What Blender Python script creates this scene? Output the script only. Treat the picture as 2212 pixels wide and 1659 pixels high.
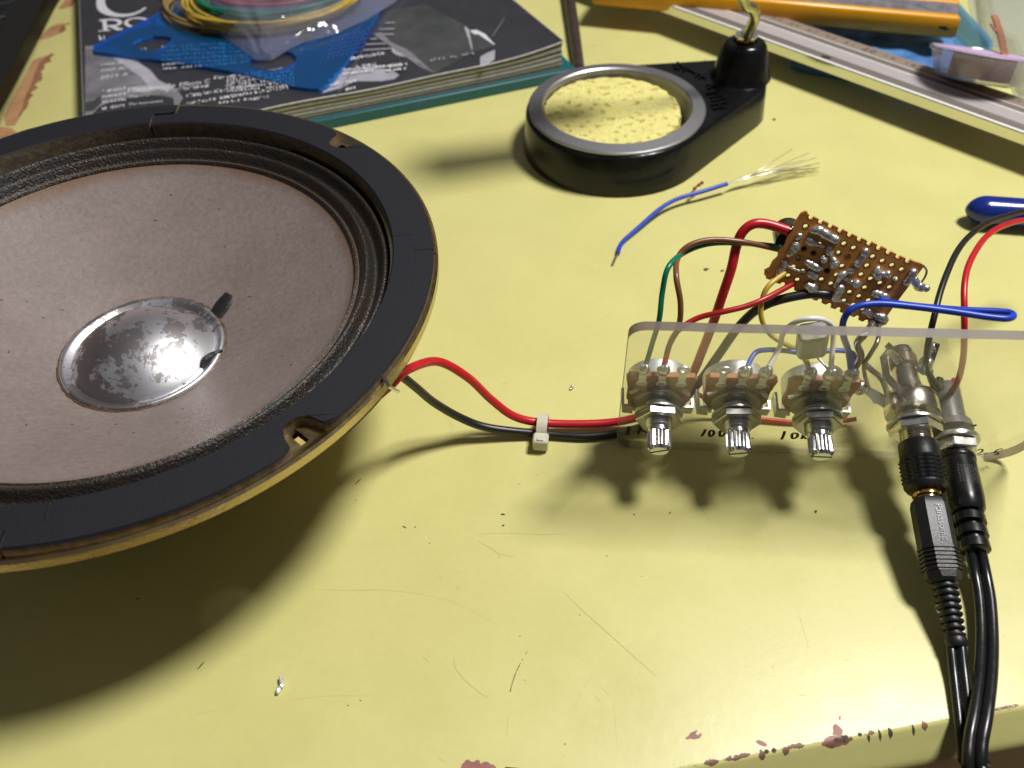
import bpy, bmesh, math, random
from mathutils import Vector, Matrix
from mathutils.geometry import tessellate_polygon

random.seed(7)
for o in list(bpy.data.objects):
    bpy.data.objects.remove(o)
SC = bpy.context.scene
COL = SC.collection
MM = 0.001            # everything below is written in millimetres
PI = math.pi
V = Vector

# ------------------------------------------------------------------ camera
H = 188.0
PITCH = math.radians(44.4)
ROLL = math.atan(0.0485)
FPX = 1875.2          # focal length for a 2212 px wide picture
CX, CY = 1106.0, 829.5
fw = V((0, math.cos(PITCH), -math.sin(PITCH)))
up0 = V((0, math.sin(PITCH), math.cos(PITCH)))
rt0 = V((1, 0, 0))
cr, sr = math.cos(ROLL), math.sin(ROLL)
rt = rt0 * cr - up0 * sr
up = rt0 * sr + up0 * cr
CAM = V((0, 0, H))


def ray(px, py):
    return fw + rt * ((px - CX) / FPX) - up * ((py - CY) / FPX)


def D(px, py, z=0.0):
    """point at height z (mm) seen at px, py of the photograph (2212 x 1659)"""
    d = ray(px, py)
    return CAM + d * ((z - H) / d.z)


cam_data = bpy.data.cameras.new('camera')
cam = bpy.data.objects.new('camera', cam_data)
COL.objects.link(cam)
cam.matrix_world = Matrix(((rt.x, up.x, -fw.x, 0), (rt.y, up.y, -fw.y, 0), (rt.z, up.z, -fw.z, H * MM), (0, 0, 0, 1)))
cam_data.sensor_width = 36.0
cam_data.lens = 36.0 * FPX / 2212.0
cam_data.clip_start = 0.005
cam_data.clip_end = 20.0
cam_data.dof.use_dof = True
cam_data.dof.focus_distance = 0.222
cam_data.dof.aperture_fstop = 19.0
SC.camera = cam

# ------------------------------------------------------------------ room light
world = bpy.data.worlds.new('World')
SC.world = world
world.use_nodes = True
wn, wl = world.node_tree.nodes, world.node_tree.links
wn.clear()
w_out = wn.new('ShaderNodeOutputWorld')
w_bg = wn.new('ShaderNodeBackground')
w_tc = wn.new('ShaderNodeTexCoord')
w_sep = wn.new('ShaderNodeSeparateXYZ')
w_ramp = wn.new('ShaderNodeValToRGB')
w_noise = wn.new('ShaderNodeTexNoise')
w_noise.inputs['Scale'].default_value = 1.6
w_mul = wn.new('ShaderNodeMixRGB')
w_mul.blend_type = 'MULTIPLY'
w_mul.inputs[0].default_value = 0.8
wl.new(w_tc.outputs['Generated'], w_sep.inputs[0])
wl.new(w_tc.outputs['Generated'], w_noise.inputs['Vector'])
wl.new(w_sep.outputs['Z'], w_ramp.inputs[0])
w_ramp.color_ramp.elements[0].position = 0.0
w_ramp.color_ramp.elements[0].color = (0.10, 0.085, 0.07, 1)
w_ramp.color_ramp.elements[1].position = 0.75
w_ramp.color_ramp.elements[1].color = (0.95, 0.95, 1.0, 1)
w_ct = wn.new('ShaderNodeValToRGB')
w_ct.color_ramp.elements[0].position = 0.40
w_ct.color_ramp.elements[0].color = (0.25, 0.25, 0.25, 1)
w_ct.color_ramp.elements[1].position = 0.62
wl.new(w_noise.outputs[0], w_ct.inputs[0])
wl.new(w_ramp.outputs[0], w_mul.inputs[1])
wl.new(w_ct.outputs[0], w_mul.inputs[2])
wl.new(w_mul.outputs[0], w_bg.inputs[0])
w_bg.inputs[1].default_value = 0.19
wl.new(w_bg.outputs[0], w_out.inputs[0])

LAMP = V((450, 290, 1000))
ld = bpy.data.lights.new('room_lamp', 'AREA')
ld.shape = 'DISK'
ld.size = 0.235
ld.energy = 15.2
ld.color = (1.0, 0.97, 0.93)
lo = bpy.data.objects.new('room_lamp', ld)
COL.objects.link(lo)
lo.location = LAMP * MM
lo.rotation_euler = (V((0, 200, 0)) - LAMP).to_track_quat('-Z', 'Y').to_euler()

SC.render.engine = 'CYCLES'
SC.view_settings.view_transform = 'Standard'
SC.view_settings.look = 'None'
SC.view_settings.exposure = 0.0
SC.view_settings.gamma = 1.0
SC.cycles.max_bounces = 10
SC.cycles.transparent_max_bounces = 24


# ------------------------------------------------------------------ materials
def mat(name, color, rough=0.5, metal=0.0, spec=0.5, noise=0.0, nscale=400.0, bump=0.0, bscale=900.0,
        color2=None, coat=0.0, rnoise=0.0, detail=5.0):
    m = bpy.data.materials.new(name)
    m.use_nodes = True
    nt = m.node_tree
    n, l = nt.nodes, nt.links
    b = n['Principled BSDF']
    b.inputs['Base Color'].default_value = (*color, 1)
    b.inputs['Roughness'].default_value = rough
    b.inputs['Metallic'].default_value = metal
    b.inputs['Specular IOR Level'].default_value = spec
    if coat:
        b.inputs['Coat Weight'].default_value = coat
    tc = n.new('ShaderNodeTexCoord')
    if noise or color2 or rnoise:
        t = n.new('ShaderNodeTexNoise')
        t.inputs['Scale'].default_value = nscale
        t.inputs['Detail'].default_value = detail
        t.inputs['Roughness'].default_value = 0.62
        l.new(tc.outputs['Object'], t.inputs['Vector'])
        if noise or color2:
            c2 = color2 or tuple(max(0, c * (1 - noise)) for c in color)
            r = n.new('ShaderNodeValToRGB')
            r.color_ramp.elements[0].position = 0.36
            r.color_ramp.elements[0].color = (*c2, 1)
            r.color_ramp.elements[1].position = 0.64
            r.color_ramp.elements[1].color = (*color, 1)
            l.new(t.outputs[0], r.inputs[0])
            l.new(r.outputs[0], b.inputs['Base Color'])
        if rnoise:
            mr = n.new('ShaderNodeMapRange')
            mr.inputs[1].default_value = 0.3
            mr.inputs[2].default_value = 0.7
            mr.inputs[3].default_value = max(0.02, rough - rnoise)
            mr.inputs[4].default_value = min(1, rough + rnoise)
            l.new(t.outputs[0], mr.inputs[0])
            l.new(mr.outputs[0], b.inputs['Roughness'])
    if bump:
        t2 = n.new('ShaderNodeTexNoise')
        t2.inputs['Scale'].default_value = bscale
        t2.inputs['Detail'].default_value = 6.0
        l.new(tc.outputs['Object'], t2.inputs['Vector'])
        bp = n.new('ShaderNodeBump')
        bp.inputs['Strength'].default_value = bump
        bp.inputs['Distance'].default_value = 0.0004
        l.new(t2.outputs[0], bp.inputs['Height'])
        l.new(bp.outputs[0], b.inputs['Normal'])
    return m


def thin_clear(name, tint, haze=0.1, haze_col=(0.8, 0.8, 0.8), rough=0.04, ior=1.45, bump=0.0, bscale=120.0, gloss_col=(1, 1, 1), scratch=False):
    """clear plastic sheet: lets light straight through, reflects by Fresnel, scatters a little"""
    m = bpy.data.materials.new(name)
    m.use_nodes = True
    n, l = m.node_tree.nodes, m.node_tree.links
    n.clear()
    out = n.new('ShaderNodeOutputMaterial')
    tr = n.new('ShaderNodeBsdfTransparent')
    tr.inputs[0].default_value = (*tint, 1)
    gl = n.new('ShaderNodeBsdfGlossy')
    gl.inputs['Color'].default_value = (*gloss_col, 1)
    gl.inputs['Roughness'].default_value = rough
    fr = n.new('ShaderNodeFresnel')
    # the sheet is thin: use the same index on both of its faces (no total reflection inside)
    geo = n.new('ShaderNodeNewGeometry')
    iv = n.new('ShaderNodeMapRange')
    iv.inputs[3].default_value = ior
    iv.inputs[4].default_value = 1.0 / ior
    l.new(geo.outputs['Backfacing'], iv.inputs[0])
    l.new(iv.outputs[0], fr.inputs['IOR'])
    mx = n.new('ShaderNodeMixShader')
    l.new(fr.outputs[0], mx.inputs[0])
    l.new(tr.outputs[0], mx.inputs[1])
    l.new(gl.outputs[0], mx.inputs[2])
    df = n.new('ShaderNodeBsdfDiffuse')
    df.inputs[0].default_value = (*haze_col, 1)
    tl = n.new('ShaderNodeBsdfTranslucent')
    tl.inputs[0].default_value = (*haze_col, 1)
    ad = n.new('ShaderNodeMixShader')
    ad.inputs[0].default_value = 0.5
    l.new(df.outputs[0], ad.inputs[1])
    l.new(tl.outputs[0], ad.inputs[2])
    m2 = n.new('ShaderNodeMixShader')
    m2.inputs[0].default_value = haze
    l.new(mx.outputs[0], m2.inputs[1])
    l.new(ad.outputs[0], m2.inputs[2])
    l.new(m2.outputs[0], out.inputs[0])
    tc = n.new('ShaderNodeTexCoord')
    if scratch:
        t = n.new('ShaderNodeTexNoise')
        t.inputs['Scale'].default_value = 70.0
        t.inputs['Detail'].default_value = 8.0
        l.new(tc.outputs['Object'], t.inputs['Vector'])
        mr = n.new('ShaderNodeMapRange')
        mr.inputs[1].default_value = 0.35
        mr.inputs[2].default_value = 0.75
        mr.inputs[3].default_value = haze * 0.6
        mr.inputs[4].default_value = haze * 2.0
        l.new(t.outputs[0], mr.inputs[0])
        l.new(mr.outputs[0], m2.inputs[0])
    if bump:
        t2 = n.new('ShaderNodeTexNoise')
        t2.inputs['Scale'].default_value = bscale
        t2.inputs['Detail'].default_value = 3.0
        l.new(tc.outputs['Object'], t2.inputs['Vector'])
        bp = n.new('ShaderNodeBump')
        bp.inputs['Strength'].default_value = bump
        bp.inputs['Distance'].default_value = 0.004
        l.new(t2.outputs[0], bp.inputs['Height'])
        l.new(bp.outputs[0], gl.inputs['Normal'])
        l.new(bp.outputs[0], fr.inputs['Normal'])
    return m


# ------------------------------------------------------------------ mesh helper
class MB:
    def __init__(self):
        self.v, self.f, self.m = [], [], []

    def add(self, vs, fs, mi=0, M=None):
        b = len(self.v)
        for p in vs:
            p = V(p)
            self.v.append(M @ p if M else p)
        for f in fs:
            self.f.append([b + i for i in f])
            self.m.append(mi)
        return self

    def tube(self, pts, r, seg=10, mi=0, M=None, caps=True, closed=False):
        pts = [V(p) for p in pts]
        n = len(pts)
        rr = r if isinstance(r, (list, tuple)) else [r] * n
        vs, fs = [], []
        ref = None
        for i in range(n):
            if closed:
                t = pts[(i + 1) % n] - pts[i - 1]
            else:
                t = pts[min(i + 1, n - 1)] - pts[max(i - 1, 0)]
            t.normalize()
            if ref is None:
                ref = V((0, 0, 1)) if abs(t.z) < 0.9 else V((1, 0, 0))
            a = ref - t * ref.dot(t)
            a.normalize()
            ref = a
            c = t.cross(a)
            for k in range(seg):
                w = 2 * PI * k / seg
                vs.append(pts[i] + (a * math.cos(w) + c * math.sin(w)) * rr[i])
        last = n if closed else n - 1
        for i in range(last):
            j = (i + 1) % n
            for k in range(seg):
                k2 = (k + 1) % seg
                fs.append((i * seg + k, i * seg + k2, j * seg + k2, j * seg + k))
        if caps and not closed:
            fs.append(tuple(range(seg))[::-1])
            fs.append(tuple((n - 1) * seg + k for k in range(seg)))
        return self.add(vs, fs, mi, M)

    def lathe(self, prof, seg=48, mi=0, M=None, a0=0.0, a1=None, cap=False, skip=None):
        full = a1 is None
        a1 = 2 * PI if full else a1
        cols = seg if full else seg + 1
        vs, fs = [], []
        for (r, z) in prof:
            for k in range(cols):
                w = a0 + (a1 - a0) * k / seg
                vs.append((r * math.cos(w), r * math.sin(w), z))
        for i in range(len(prof) - 1):
            for k in range(seg):
                if skip and skip(i, k):
                    continue
                k2 = (k + 1) % cols
                q = [i * cols + k, i * cols + k2, (i + 1) * cols + k2, (i + 1) * cols + k]
                if prof[i][0] < 1e-6:
                    q = [q[0], q[2], q[3]]
                elif prof[i + 1][0] < 1e-6:
                    q = [q[0], q[1], q[2]]
                fs.append(q)
        if cap and not full:
            fs.append([i * cols for i in range(len(prof))])
            fs.append([i * cols + cols - 1 for i in range(len(prof))][::-1])
        return self.add(vs, fs, mi, M)

    def prism(self, out, z0, z1, mi=0, M=None, holes=(), side_mi=None, bevel=0.0):
        if bevel and not holes:
            n = len(out)
            c = sum((V((p[0], p[1])) for p in out), V((0, 0))) / n
            ins = []
            for i in range(n):
                p0, p1, p2 = V(out[i - 1][:2]), V(out[i][:2]), V(out[(i + 1) % n][:2])
                d1 = (p1 - p0).normalized()
                d2 = (p2 - p1).normalized()
                nn = V((-(d1.y + d2.y), d1.x + d2.x))
                if nn.length < 1e-9:
                    nn = V((-d1.y, d1.x))
                nn.normalize()
                cs = max(0.35, abs(nn.dot(V((-d1.y, d1.x)))))
                ins.append(p1 + nn * (bevel / cs))
            area = sum(out[i - 1][0] * out[i][1] - out[i][0] * out[i - 1][1] for i in range(n))
            if area < 0:
                ins = [V(out[i][:2]) * 2 - ins[i] for i in range(n)]
            lev = [(ins, z0), (out, z0 + bevel), (out, z1 - bevel), (ins, z1)]
            vs = [(p[0], p[1], z) for (ps, z) in lev for p in ps]
            fs = []
            for L in range(3):
                for i in range(n):
                    j = (i + 1) % n
                    fs.append((L * n + i, L * n + j, (L + 1) * n + j, (L + 1) * n + i))
            fs.append(tuple(range(n))[::-1])
            fs.append(tuple(3 * n + i for i in range(n)))
            return self.add(vs, fs, mi, M)
        loops = [list(out)] + [list(h) for h in holes]
        tri = tessellate_polygon([[V((p[0], p[1], 0)) for p in L] for L in loops])
        flat = [p for L in loops for p in L]
        n = len(flat)
        vs = [(p[0], p[1], z1) for p in flat] + [(p[0], p[1], z0) for p in flat]
        fs = [tuple(t) for t in tri] + [tuple(n + i for i in reversed(t)) for t in tri]
        self.add(vs, fs, mi, M)
        fs, b = [], 0
        for L in loops:
            k = len(L)
            for i in range(k):
                j = (i + 1) % k
                fs.append((b + i, b + j, n + b + j, n + b + i))
            b += k
        return self.add(vs, fs, mi if side_mi is None else side_mi, M)

    def box(self, lo, hi, mi=0, M=None, bevel=0.0):
        (x0, y0, z0), (x1, y1, z1) = lo, hi
        return self.prism([(x0, y0), (x1, y0), (x1, y1), (x0, y1)], z0, z1, mi, M, bevel=bevel)

    def ball(self, c, r, mi=0, M=None, seg=12, ring=8, sc=(1, 1, 1)):
        prof = [(r * math.sin(PI * i / ring) if 0 < i < ring else 0.0, -r * math.cos(PI * i / ring)) for i in range(ring + 1)]
        T = Matrix.Translation(V(c)) @ Matrix.Diagonal((*sc, 1))
        return self.lathe(prof, seg, mi, (M @ T) if M else T)

    def poly(self, pts, mi=0, M=None):
        tri = tessellate_polygon([[V(p) for p in pts]])
        return self.add(pts, [tuple(t) for t in tri], mi, M)

    def strip(self, pts, w, nrm, mi=0, M=None):
        """flat ribbon of width w (number or list) along pts, lying square to nrm"""
        pts = [V(p) for p in pts]
        n = len(pts)
        ww = w if isinstance(w, (list, tuple)) else [w] * n
        vs, fs = [], []
        for i in range(n):
            t = (pts[min(i + 1, n - 1)] - pts[max(i - 1, 0)]).normalized()
            s = t.cross(V(nrm)).normalized() * ww[i] / 2
            vs += [pts[i] + s, pts[i] - s]
        for i in range(n - 1):
            fs.append((2 * i, 2 * i + 1, 2 * i + 3, 2 * i + 2))
        return self.add(vs, fs, mi, M)

    def bar(self, pts, w, t, nrm, mi=0, M=None):
        """flat bar, width w, thickness t"""
        pts = [V(p) for p in pts]
        n = len(pts)
        vs, fs = [], []
        nrm = V(nrm).normalized()
        ww = w if isinstance(w, (list, tuple)) else [w] * n
        for i in range(n):
            d = (pts[min(i + 1, n - 1)] - pts[max(i - 1, 0)]).normalized()
            s = d.cross(nrm).normalized()
            q = s.cross(d).normalized()
            for (a, b) in ((1, 1), (-1, 1), (-1, -1), (1, -1)):
                vs.append(pts[i] + s * (a * ww[i] / 2) + q * (b * t / 2))
        for i in range(n - 1):
            for k in range(4):
                k2 = (k + 1) % 4
                fs.append((4 * i + k, 4 * i + k2, 4 * i + 4 + k2, 4 * i + 4 + k))
        fs.append((3, 2, 1, 0))
        b = 4 * (n - 1)
        fs.append((b, b + 1, b + 2, b + 3))
        return self.add(vs, fs, mi, M)


def spline(pts, n=8, closed=False):
    pts = [V(p) for p in pts]
    out = []
    N = len(pts)
    rng = range(N) if closed else range(N - 1)
    for i in rng:
        p1, p2 = pts[i], pts[(i + 1) % N]
        p0 = pts[i - 1] if (closed or i > 0) else p1 * 2 - p2
        p3 = pts[(i + 2) % N] if (closed or i + 2 < N) else p2 * 2 - p1
        for k in range(n):
            t = k / n
            out.append(0.5 * ((2 * p1) + (p2 - p0) * t + (2 * p0 - 5 * p1 + 4 * p2 - p3) * t * t + (3 * p1 - p0 - 3 * p2 + p3) * t ** 3))
    if not closed:
        out.append(pts[-1])
    return out


FRAME = {}


def tag(o, label=None, cat=None, group=None, kind=None):
    if label:
        o['label'] = label
    if cat:
        o['category'] = cat
    if group:
        o['group'] = group
    if kind:
        o['kind'] = kind
    return o


def frame(o, x, z):
    x, y, z = V(o), V(x), V(z)
    return x, y, z


def axes(origin, xdir, zdir):
    z = V(zdir).normalized()
    x = (V(xdir) - z * V(xdir).dot(z)).normalized()
    y = z.cross(x)
    o = V(origin)
    return Matrix(((x.x, y.x, z.x, o.x), (x.y, y.y, z.y, o.y), (x.z, y.z, z.z, o.z), (0, 0, 0, 1)))


def mmx(M):
    M = M.copy()
    M.translation = M.translation * MM
    return M


def thing(name, label, cat, M=None, group=None):
    o = bpy.data.objects.new(name, None)
    o.empty_display_size = 0.01
    COL.objects.link(o)
    M = M if M is not None else Matrix()
    if not isinstance(M, Matrix):
        M = Matrix.Translation(V(M))
    o.matrix_world = mmx(M)
    FRAME[o] = M
    return tag(o, label, cat, group)


def obj(name, mb, mats, parent=None, origin=None, local=False, angle=38, smooth=True, kind=None, label=None):
    """one mesh object; vertices are world mm unless local=True (already in the parent's frame)"""
    if parent is not None:
        M = FRAME[parent]
    else:
        M = Matrix.Translation(V(origin)) if origin is not None else Matrix()
    inv = M.inverted()
    vs = [(p if local else inv @ p) * MM for p in mb.v]
    me = bpy.data.meshes.new(name)
    me.from_pydata(vs, [], mb.f)
    for m in (mats if isinstance(mats, (list, tuple)) else [mats]):
        me.materials.append(m)
    for p, mi in zip(me.polygons, mb.m):
        p.material_index = mi
    bm = bmesh.new()
    bm.from_mesh(me)
    bmesh.ops.recalc_face_normals(bm, faces=bm.faces)
    bm.to_mesh(me)
    bm.free()
    if smooth:
        me.shade_smooth()
        me.set_sharp_from_angle(angle=math.radians(angle))
    o = bpy.data.objects.new(name, me)
    COL.objects.link(o)
    if parent is not None:
        o.parent = parent
        FRAME[o] = M
    else:
        o.matrix_world = mmx(M)
        FRAME[o] = M
    if kind:
        o['kind'] = kind
    if label:
        o['label'] = label
    return o


def text_mb(body, size, M, mi=0, mb=None, extrude=0.0, shear=0.0, align='CENTER', bold=0.0):
    """letters as flat or raised mesh; size in mm; M maps the letter plane (mm) to its place"""
    cu = bpy.data.curves.new('letters', 'FONT')
    cu.body = body
    cu.size = size
    cu.align_x = align
    cu.align_y = 'CENTER'
    cu.extrude = extrude
    cu.shear = shear
    cu.offset = bold
    cu.resolution_u = 3
    to = bpy.data.objects.new('letters', cu)
    COL.objects.link(to)
    dg = bpy.context.evaluated_depsgraph_get()
    me = bpy.data.meshes.new_from_object(to.evaluated_get(dg))
    bpy.data.objects.remove(to)
    mb = mb or MB()
    mb.add([v.co.copy() for v in me.vertices], [tuple(p.vertices) for p in me.polygons], mi, M)
    bpy.data.meshes.remove(me)
    bpy.data.curves.remove(cu)
    return mb


def rrect(w, h, r, n=5, cx=0, cy=0):
    pts = []
    for (sx, sy, a) in ((1, 1, 0), (-1, 1, 90), (-1, -1, 180), (1, -1, 270)):
        for k in range(n + 1):
            t = math.radians(a + 90 * k / n)
            pts.append((cx + sx * (w / 2 - r) + r * math.cos(t), cy + sy * (h / 2 - r) + r * math.sin(t)))
    return pts


def blob(cx, cy, rx, ry, n=18, j=0.25, rot=0.0):
    ph = [random.uniform(0, 6.28) for _ in range(4)]
    out = []
    for k in range(n):
        t = 2 * PI * k / n
        s = 1 + j * (0.5 * math.sin(2 * t + ph[0]) + 0.35 * math.sin(3 * t + ph[1]) + 0.3 * math.sin(5 * t + ph[2]) + 0.25 * math.sin(7 * t + ph[3]))
        x, y = rx * s * math.cos(t), ry * s * math.sin(t)
        out.append((cx + x * math.cos(rot) - y * math.sin(rot), cy + x * math.sin(rot) + y * math.cos(rot)))
    return out


# ------------------------------------------------------------------ palette
M = {}
M['gasket'] = mat('gasket_fibre', (0.012, 0.012, 0.017), 0.62, spec=0.32, noise=0.15, nscale=1500, bump=0.2, bscale=2500, rnoise=0.06)
M['gasket_edge'] = mat('gasket_raw_edge', (0.16, 0.12, 0.075), 0.8, noise=0.5, nscale=500, bump=0.3)
M['surround'] = mat('doped_cloth', (0.017, 0.015, 0.014), 0.36, color2=(0.030, 0.022, 0.015), nscale=160, bump=1.0, bscale=1500, rnoise=0.14)
M['zinc'] = mat('yellow_zinc', (0.62, 0.50, 0.22), 0.30, metal=1.0, color2=(0.60, 0.46, 0.30), nscale=90, bump=0.15, bscale=1200, rnoise=0.1)
M['zinc_pale'] = mat('bare_zinc', (0.55, 0.52, 0.45), 0.34, metal=1.0, noise=0.3, nscale=500, bump=0.2)
M['magnet'] = mat('ferrite', (0.04, 0.04, 0.042), 0.6, noise=0.3)
M['silver'] = mat('nickel', (0.86, 0.85, 0.82), 0.26, metal=0.92, noise=0.06, nscale=300, rnoise=0.06)
M['nickel_dark'] = mat('nickel_dull', (0.72, 0.72, 0.69), 0.33, metal=0.9, noise=0.10, nscale=250, rnoise=0.06)
M['nut'] = mat('nut_steel', (0.60, 0.60, 0.58), 0.30, metal=1.0, noise=0.08, nscale=250)
M['plate'] = mat('dull_pot_plate', (0.30, 0.30, 0.29), 0.35, metal=0.9, noise=0.15, nscale=250)
M['can'] = mat('pot_can_steel', (0.84, 0.86, 0.86), 0.42, metal=0.7, noise=0.15, nscale=200, bump=0.1)
M['alu'] = mat('knurled_aluminium', (0.80, 0.80, 0.82), 0.22, metal=1.0, noise=0.12, nscale=700, bump=0.1)
M['brassy'] = mat('nickel_brass', (0.80, 0.74, 0.62), 0.24, metal=1.0, noise=0.25, nscale=300)
M['gold'] = mat('gold_plate', (0.85, 0.55, 0.20), 0.18, metal=1.0)
M['solder'] = mat('solder', (0.80, 0.80, 0.81), 0.32, metal=0.85, noise=0.35, nscale=900, bump=0.5, bscale=900, rnoise=0.12)
M['tinned'] = mat('tinned_copper', (0.66, 0.64, 0.58), 0.25, metal=1.0)
M['greylead'] = mat('tarnished_lead', (0.32, 0.31, 0.28), 0.35, metal=0.9, noise=0.3)
M['phenolic'] = mat('phenolic_board', (0.68, 0.31, 0.070), 0.42, color2=(0.40, 0.165, 0.042), nscale=75, spec=0.5, bump=0.12, bscale=600)
M['phenolic_dark'] = mat('fluxed_phenolic', (0.27, 0.11, 0.04), 0.4, noise=0.4)
M['wafer'] = mat('pot_wafer', (0.42, 0.135, 0.022), 0.5, noise=0.3, nscale=250)
M['black'] = mat('black_plastic', (0.012, 0.012, 0.014), 0.42, noise=0.2, bump=0.15, bscale=2000)
M['black_gloss'] = mat('black_pvc', (0.013, 0.013, 0.014), 0.28, noise=0.2, rnoise=0.06)
M['black_wire'] = mat('black_wire_pvc', (0.014, 0.014, 0.013), 0.36)
M['red_wire'] = mat('red_wire_pvc', (0.55, 0.012, 0.022), 0.34, noise=0.12)
M['red_dark'] = mat('dark_red_wire_pvc', (0.42, 0.010, 0.014), 0.36, noise=0.12)
M['blue_wire'] = mat('blue_wire_pvc', (0.012, 0.055, 0.50), 0.36, noise=0.1)
M['green_wire'] = mat('green_wire_pvc', (0.0, 0.17, 0.085), 0.34)
M['brown_wire'] = mat('brown_wire_pvc', (0.19, 0.075, 0.030), 0.34)
M['yellow_wire'] = mat('yellow_wire_pvc', (0.55, 0.38, 0.05), 0.35, noise=0.25, nscale=300)
M['white_wire'] = mat('white_wire_pvc', (0.72, 0.70, 0.70), 0.4)
M['nylon'] = mat('nylon', (0.62, 0.60, 0.48), 0.3, noise=0.1)
M['cast'] = mat('black_enamel_cast', (0.007, 0.007, 0.008), 0.20, spec=0.38, noise=0.2, bump=0.22, bscale=300, rnoise=0.06)
M['ring'] = mat('turned_steel', (0.44, 0.43, 0.45), 0.42, metal=0.9, noise=0.12, nscale=900, bump=0.1)
M['rod_zinc'] = mat('passivated_rod', (0.62, 0.60, 0.34), 0.30, metal=0.9, color2=(0.42, 0.42, 0.24), nscale=160)
M['brass'] = mat('brass', (0.75, 0.52, 0.16), 0.22, metal=1.0)
M['oldrod'] = mat('old_brown_rod', (0.060, 0.038, 0.032), 0.45, noise=0.5, nscale=300, bump=0.3, spec=0.5)
M['teal'] = mat('teal_cover', (0.008, 0.105, 0.125), 0.4, noise=0.1)
M['paper_edge'] = mat('page_edges', (0.33, 0.33, 0.33), 0.6, noise=0.2)
M['cover'] = mat('glossy_black_cover', (0.040, 0.039, 0.047), 0.24, noise=0.2, nscale=60, rnoise=0.06)
M['cover_grey'] = mat('printed_grey', (0.26, 0.25, 0.275), 0.24, color2=(0.13, 0.125, 0.14), nscale=45)
M['cover_light'] = mat('printed_light_grey', (0.46, 0.44, 0.50), 0.24, color2=(0.33, 0.32, 0.37), nscale=45)
M['cover_mid'] = mat('printed_dark_grey', (0.075, 0.075, 0.08), 0.24, color2=(0.045, 0.05, 0.05), nscale=60)
M['cover_white'] = mat('printed_white', (0.68, 0.67, 0.72), 0.26)
M['ink_blue'] = mat('printed_blue', (0.16, 0.17, 0.38), 0.3)
M['ink'] = mat('marker_ink', (0.012, 0.010, 0.010), 0.5)
M['blue_sheet'] = thin_clear('blue_clear_sheet', (0.22, 0.58, 0.92), 0.20, (0.03, 0.33, 0.72), 0.05)
M['blue_edge'] = mat('blue_sheet_edge', (0.01, 0.16, 0.60), 0.3)
M['blue_line'] = mat('blue_sheet_line', (0.012, 0.06, 0.26), 0.35)
M['bag'] = thin_clear('polythene_bag', (0.93, 0.93, 0.97), 0.19, (0.60, 0.61, 0.76), 0.10, 1.8, bump=0.9, bscale=70)
M['acrylic'] = thin_clear('acrylic_sheet', (0.97, 0.97, 0.95), 0.05, (0.80, 0.78, 0.62), 0.03, 1.49, scratch=True)
M['acrylic_edge'] = thin_clear('acrylic_sawn_edge', (0.45, 0.42, 0.42), 0.80, (0.25, 0.21, 0.20), 0.35, 1.5)
M['acrylic_foot'] = thin_clear('acrylic_painted_glint', (0.93, 0.92, 0.88), 0.30, (0.74, 0.72, 0.58), 0.5, 1.4)
M['frost'] = thin_clear('clear_pvc', (0.93, 0.94, 0.97), 0.15, (0.72, 0.72, 0.80), 0.12, 1.5)
M['blister'] = thin_clear('blister_pvc', (0.96, 0.96, 0.93), 0.34, (0.78, 0.80, 0.74), 0.10, 1.5, bump=0.3)
M['tray'] = thin_clear('blue_polypropylene', (0.55, 0.76, 0.92), 0.40, (0.28, 0.52, 0.82), 0.12, 1.5, bump=0.25)
M['pink'] = mat('pink_label', (0.52, 0.30, 0.60), 0.4, color2=(0.62, 0.50, 0.70), nscale=220)
M['copper'] = mat('copper_braid', (0.55, 0.24, 0.15), 0.45, metal=0.6, noise=0.5, nscale=1800, bump=1.0, bscale=2400)
M['knife'] = mat('yellow_knife_body', (0.72, 0.33, 0.004), 0.30, noise=0.08, nscale=150)
M['knife_metal'] = mat('worn_knife_channel', (0.32, 0.31, 0.34), 0.45, metal=0.5, noise=0.4, nscale=150, rnoise=0.1)
M['rule'] = mat('anodised_rule', (0.50, 0.46, 0.46), 0.34, metal=0.2, noise=0.06, nscale=500)
M['rule_dark'] = mat('rule_groove', (0.25, 0.22, 0.20), 0.45, metal=0.5)
M['rule_bright'] = mat('rule_polished', (0.85, 0.83, 0.80), 0.3, metal=0.0)  # shine of the metal ridges painted in as plain white
M['rule_scale'] = mat('rule_scale_strip', (0.34, 0.27, 0.22), 0.45, metal=0.3, noise=0.12, nscale=200)
M['rule_face'] = mat('rule_mirror_edge', (0.72, 0.72, 0.66), 0.10, metal=1.0)
M['plier'] = mat('blue_dipped_grip', (0.006, 0.022, 0.22), 0.22, noise=0.1, coat=0.3)
M['case'] = mat('black_case', (0.006, 0.006, 0.008), 0.55, noise=0.5, nscale=60, bump=0.2)
M['scrap_red'] = mat('burnt_red_scrap', (0.32, 0.012, 0.012), 0.5, color2=(0.03, 0.01, 0.01), nscale=900)
M['floor'] = mat('dark_brown_floor', (0.26, 0.125, 0.075), 0.55, noise=0.35, nscale=30)
M['capgrey'] = mat('capacitor_sleeve', (0.13, 0.135, 0.09), 0.35, noise=0.1)
M['glue'] = mat('black_lead_glue', (0.016, 0.014, 0.013), 0.5, noise=0.4, nscale=900, bump=0.4)


def nodes_of(m):
    return m.node_tree.nodes, m.node_tree.links


def ramp(n, p0, c0, p1, c1):
    r = n.new('ShaderNodeValToRGB')
    r.color_ramp.elements[0].position = p0
    r.color_ramp.elements[0].color = (*c0, 1)
    r.color_ramp.elements[1].position = p1
    r.color_ramp.elements[1].color = (*c1, 1)
    return r


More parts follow.
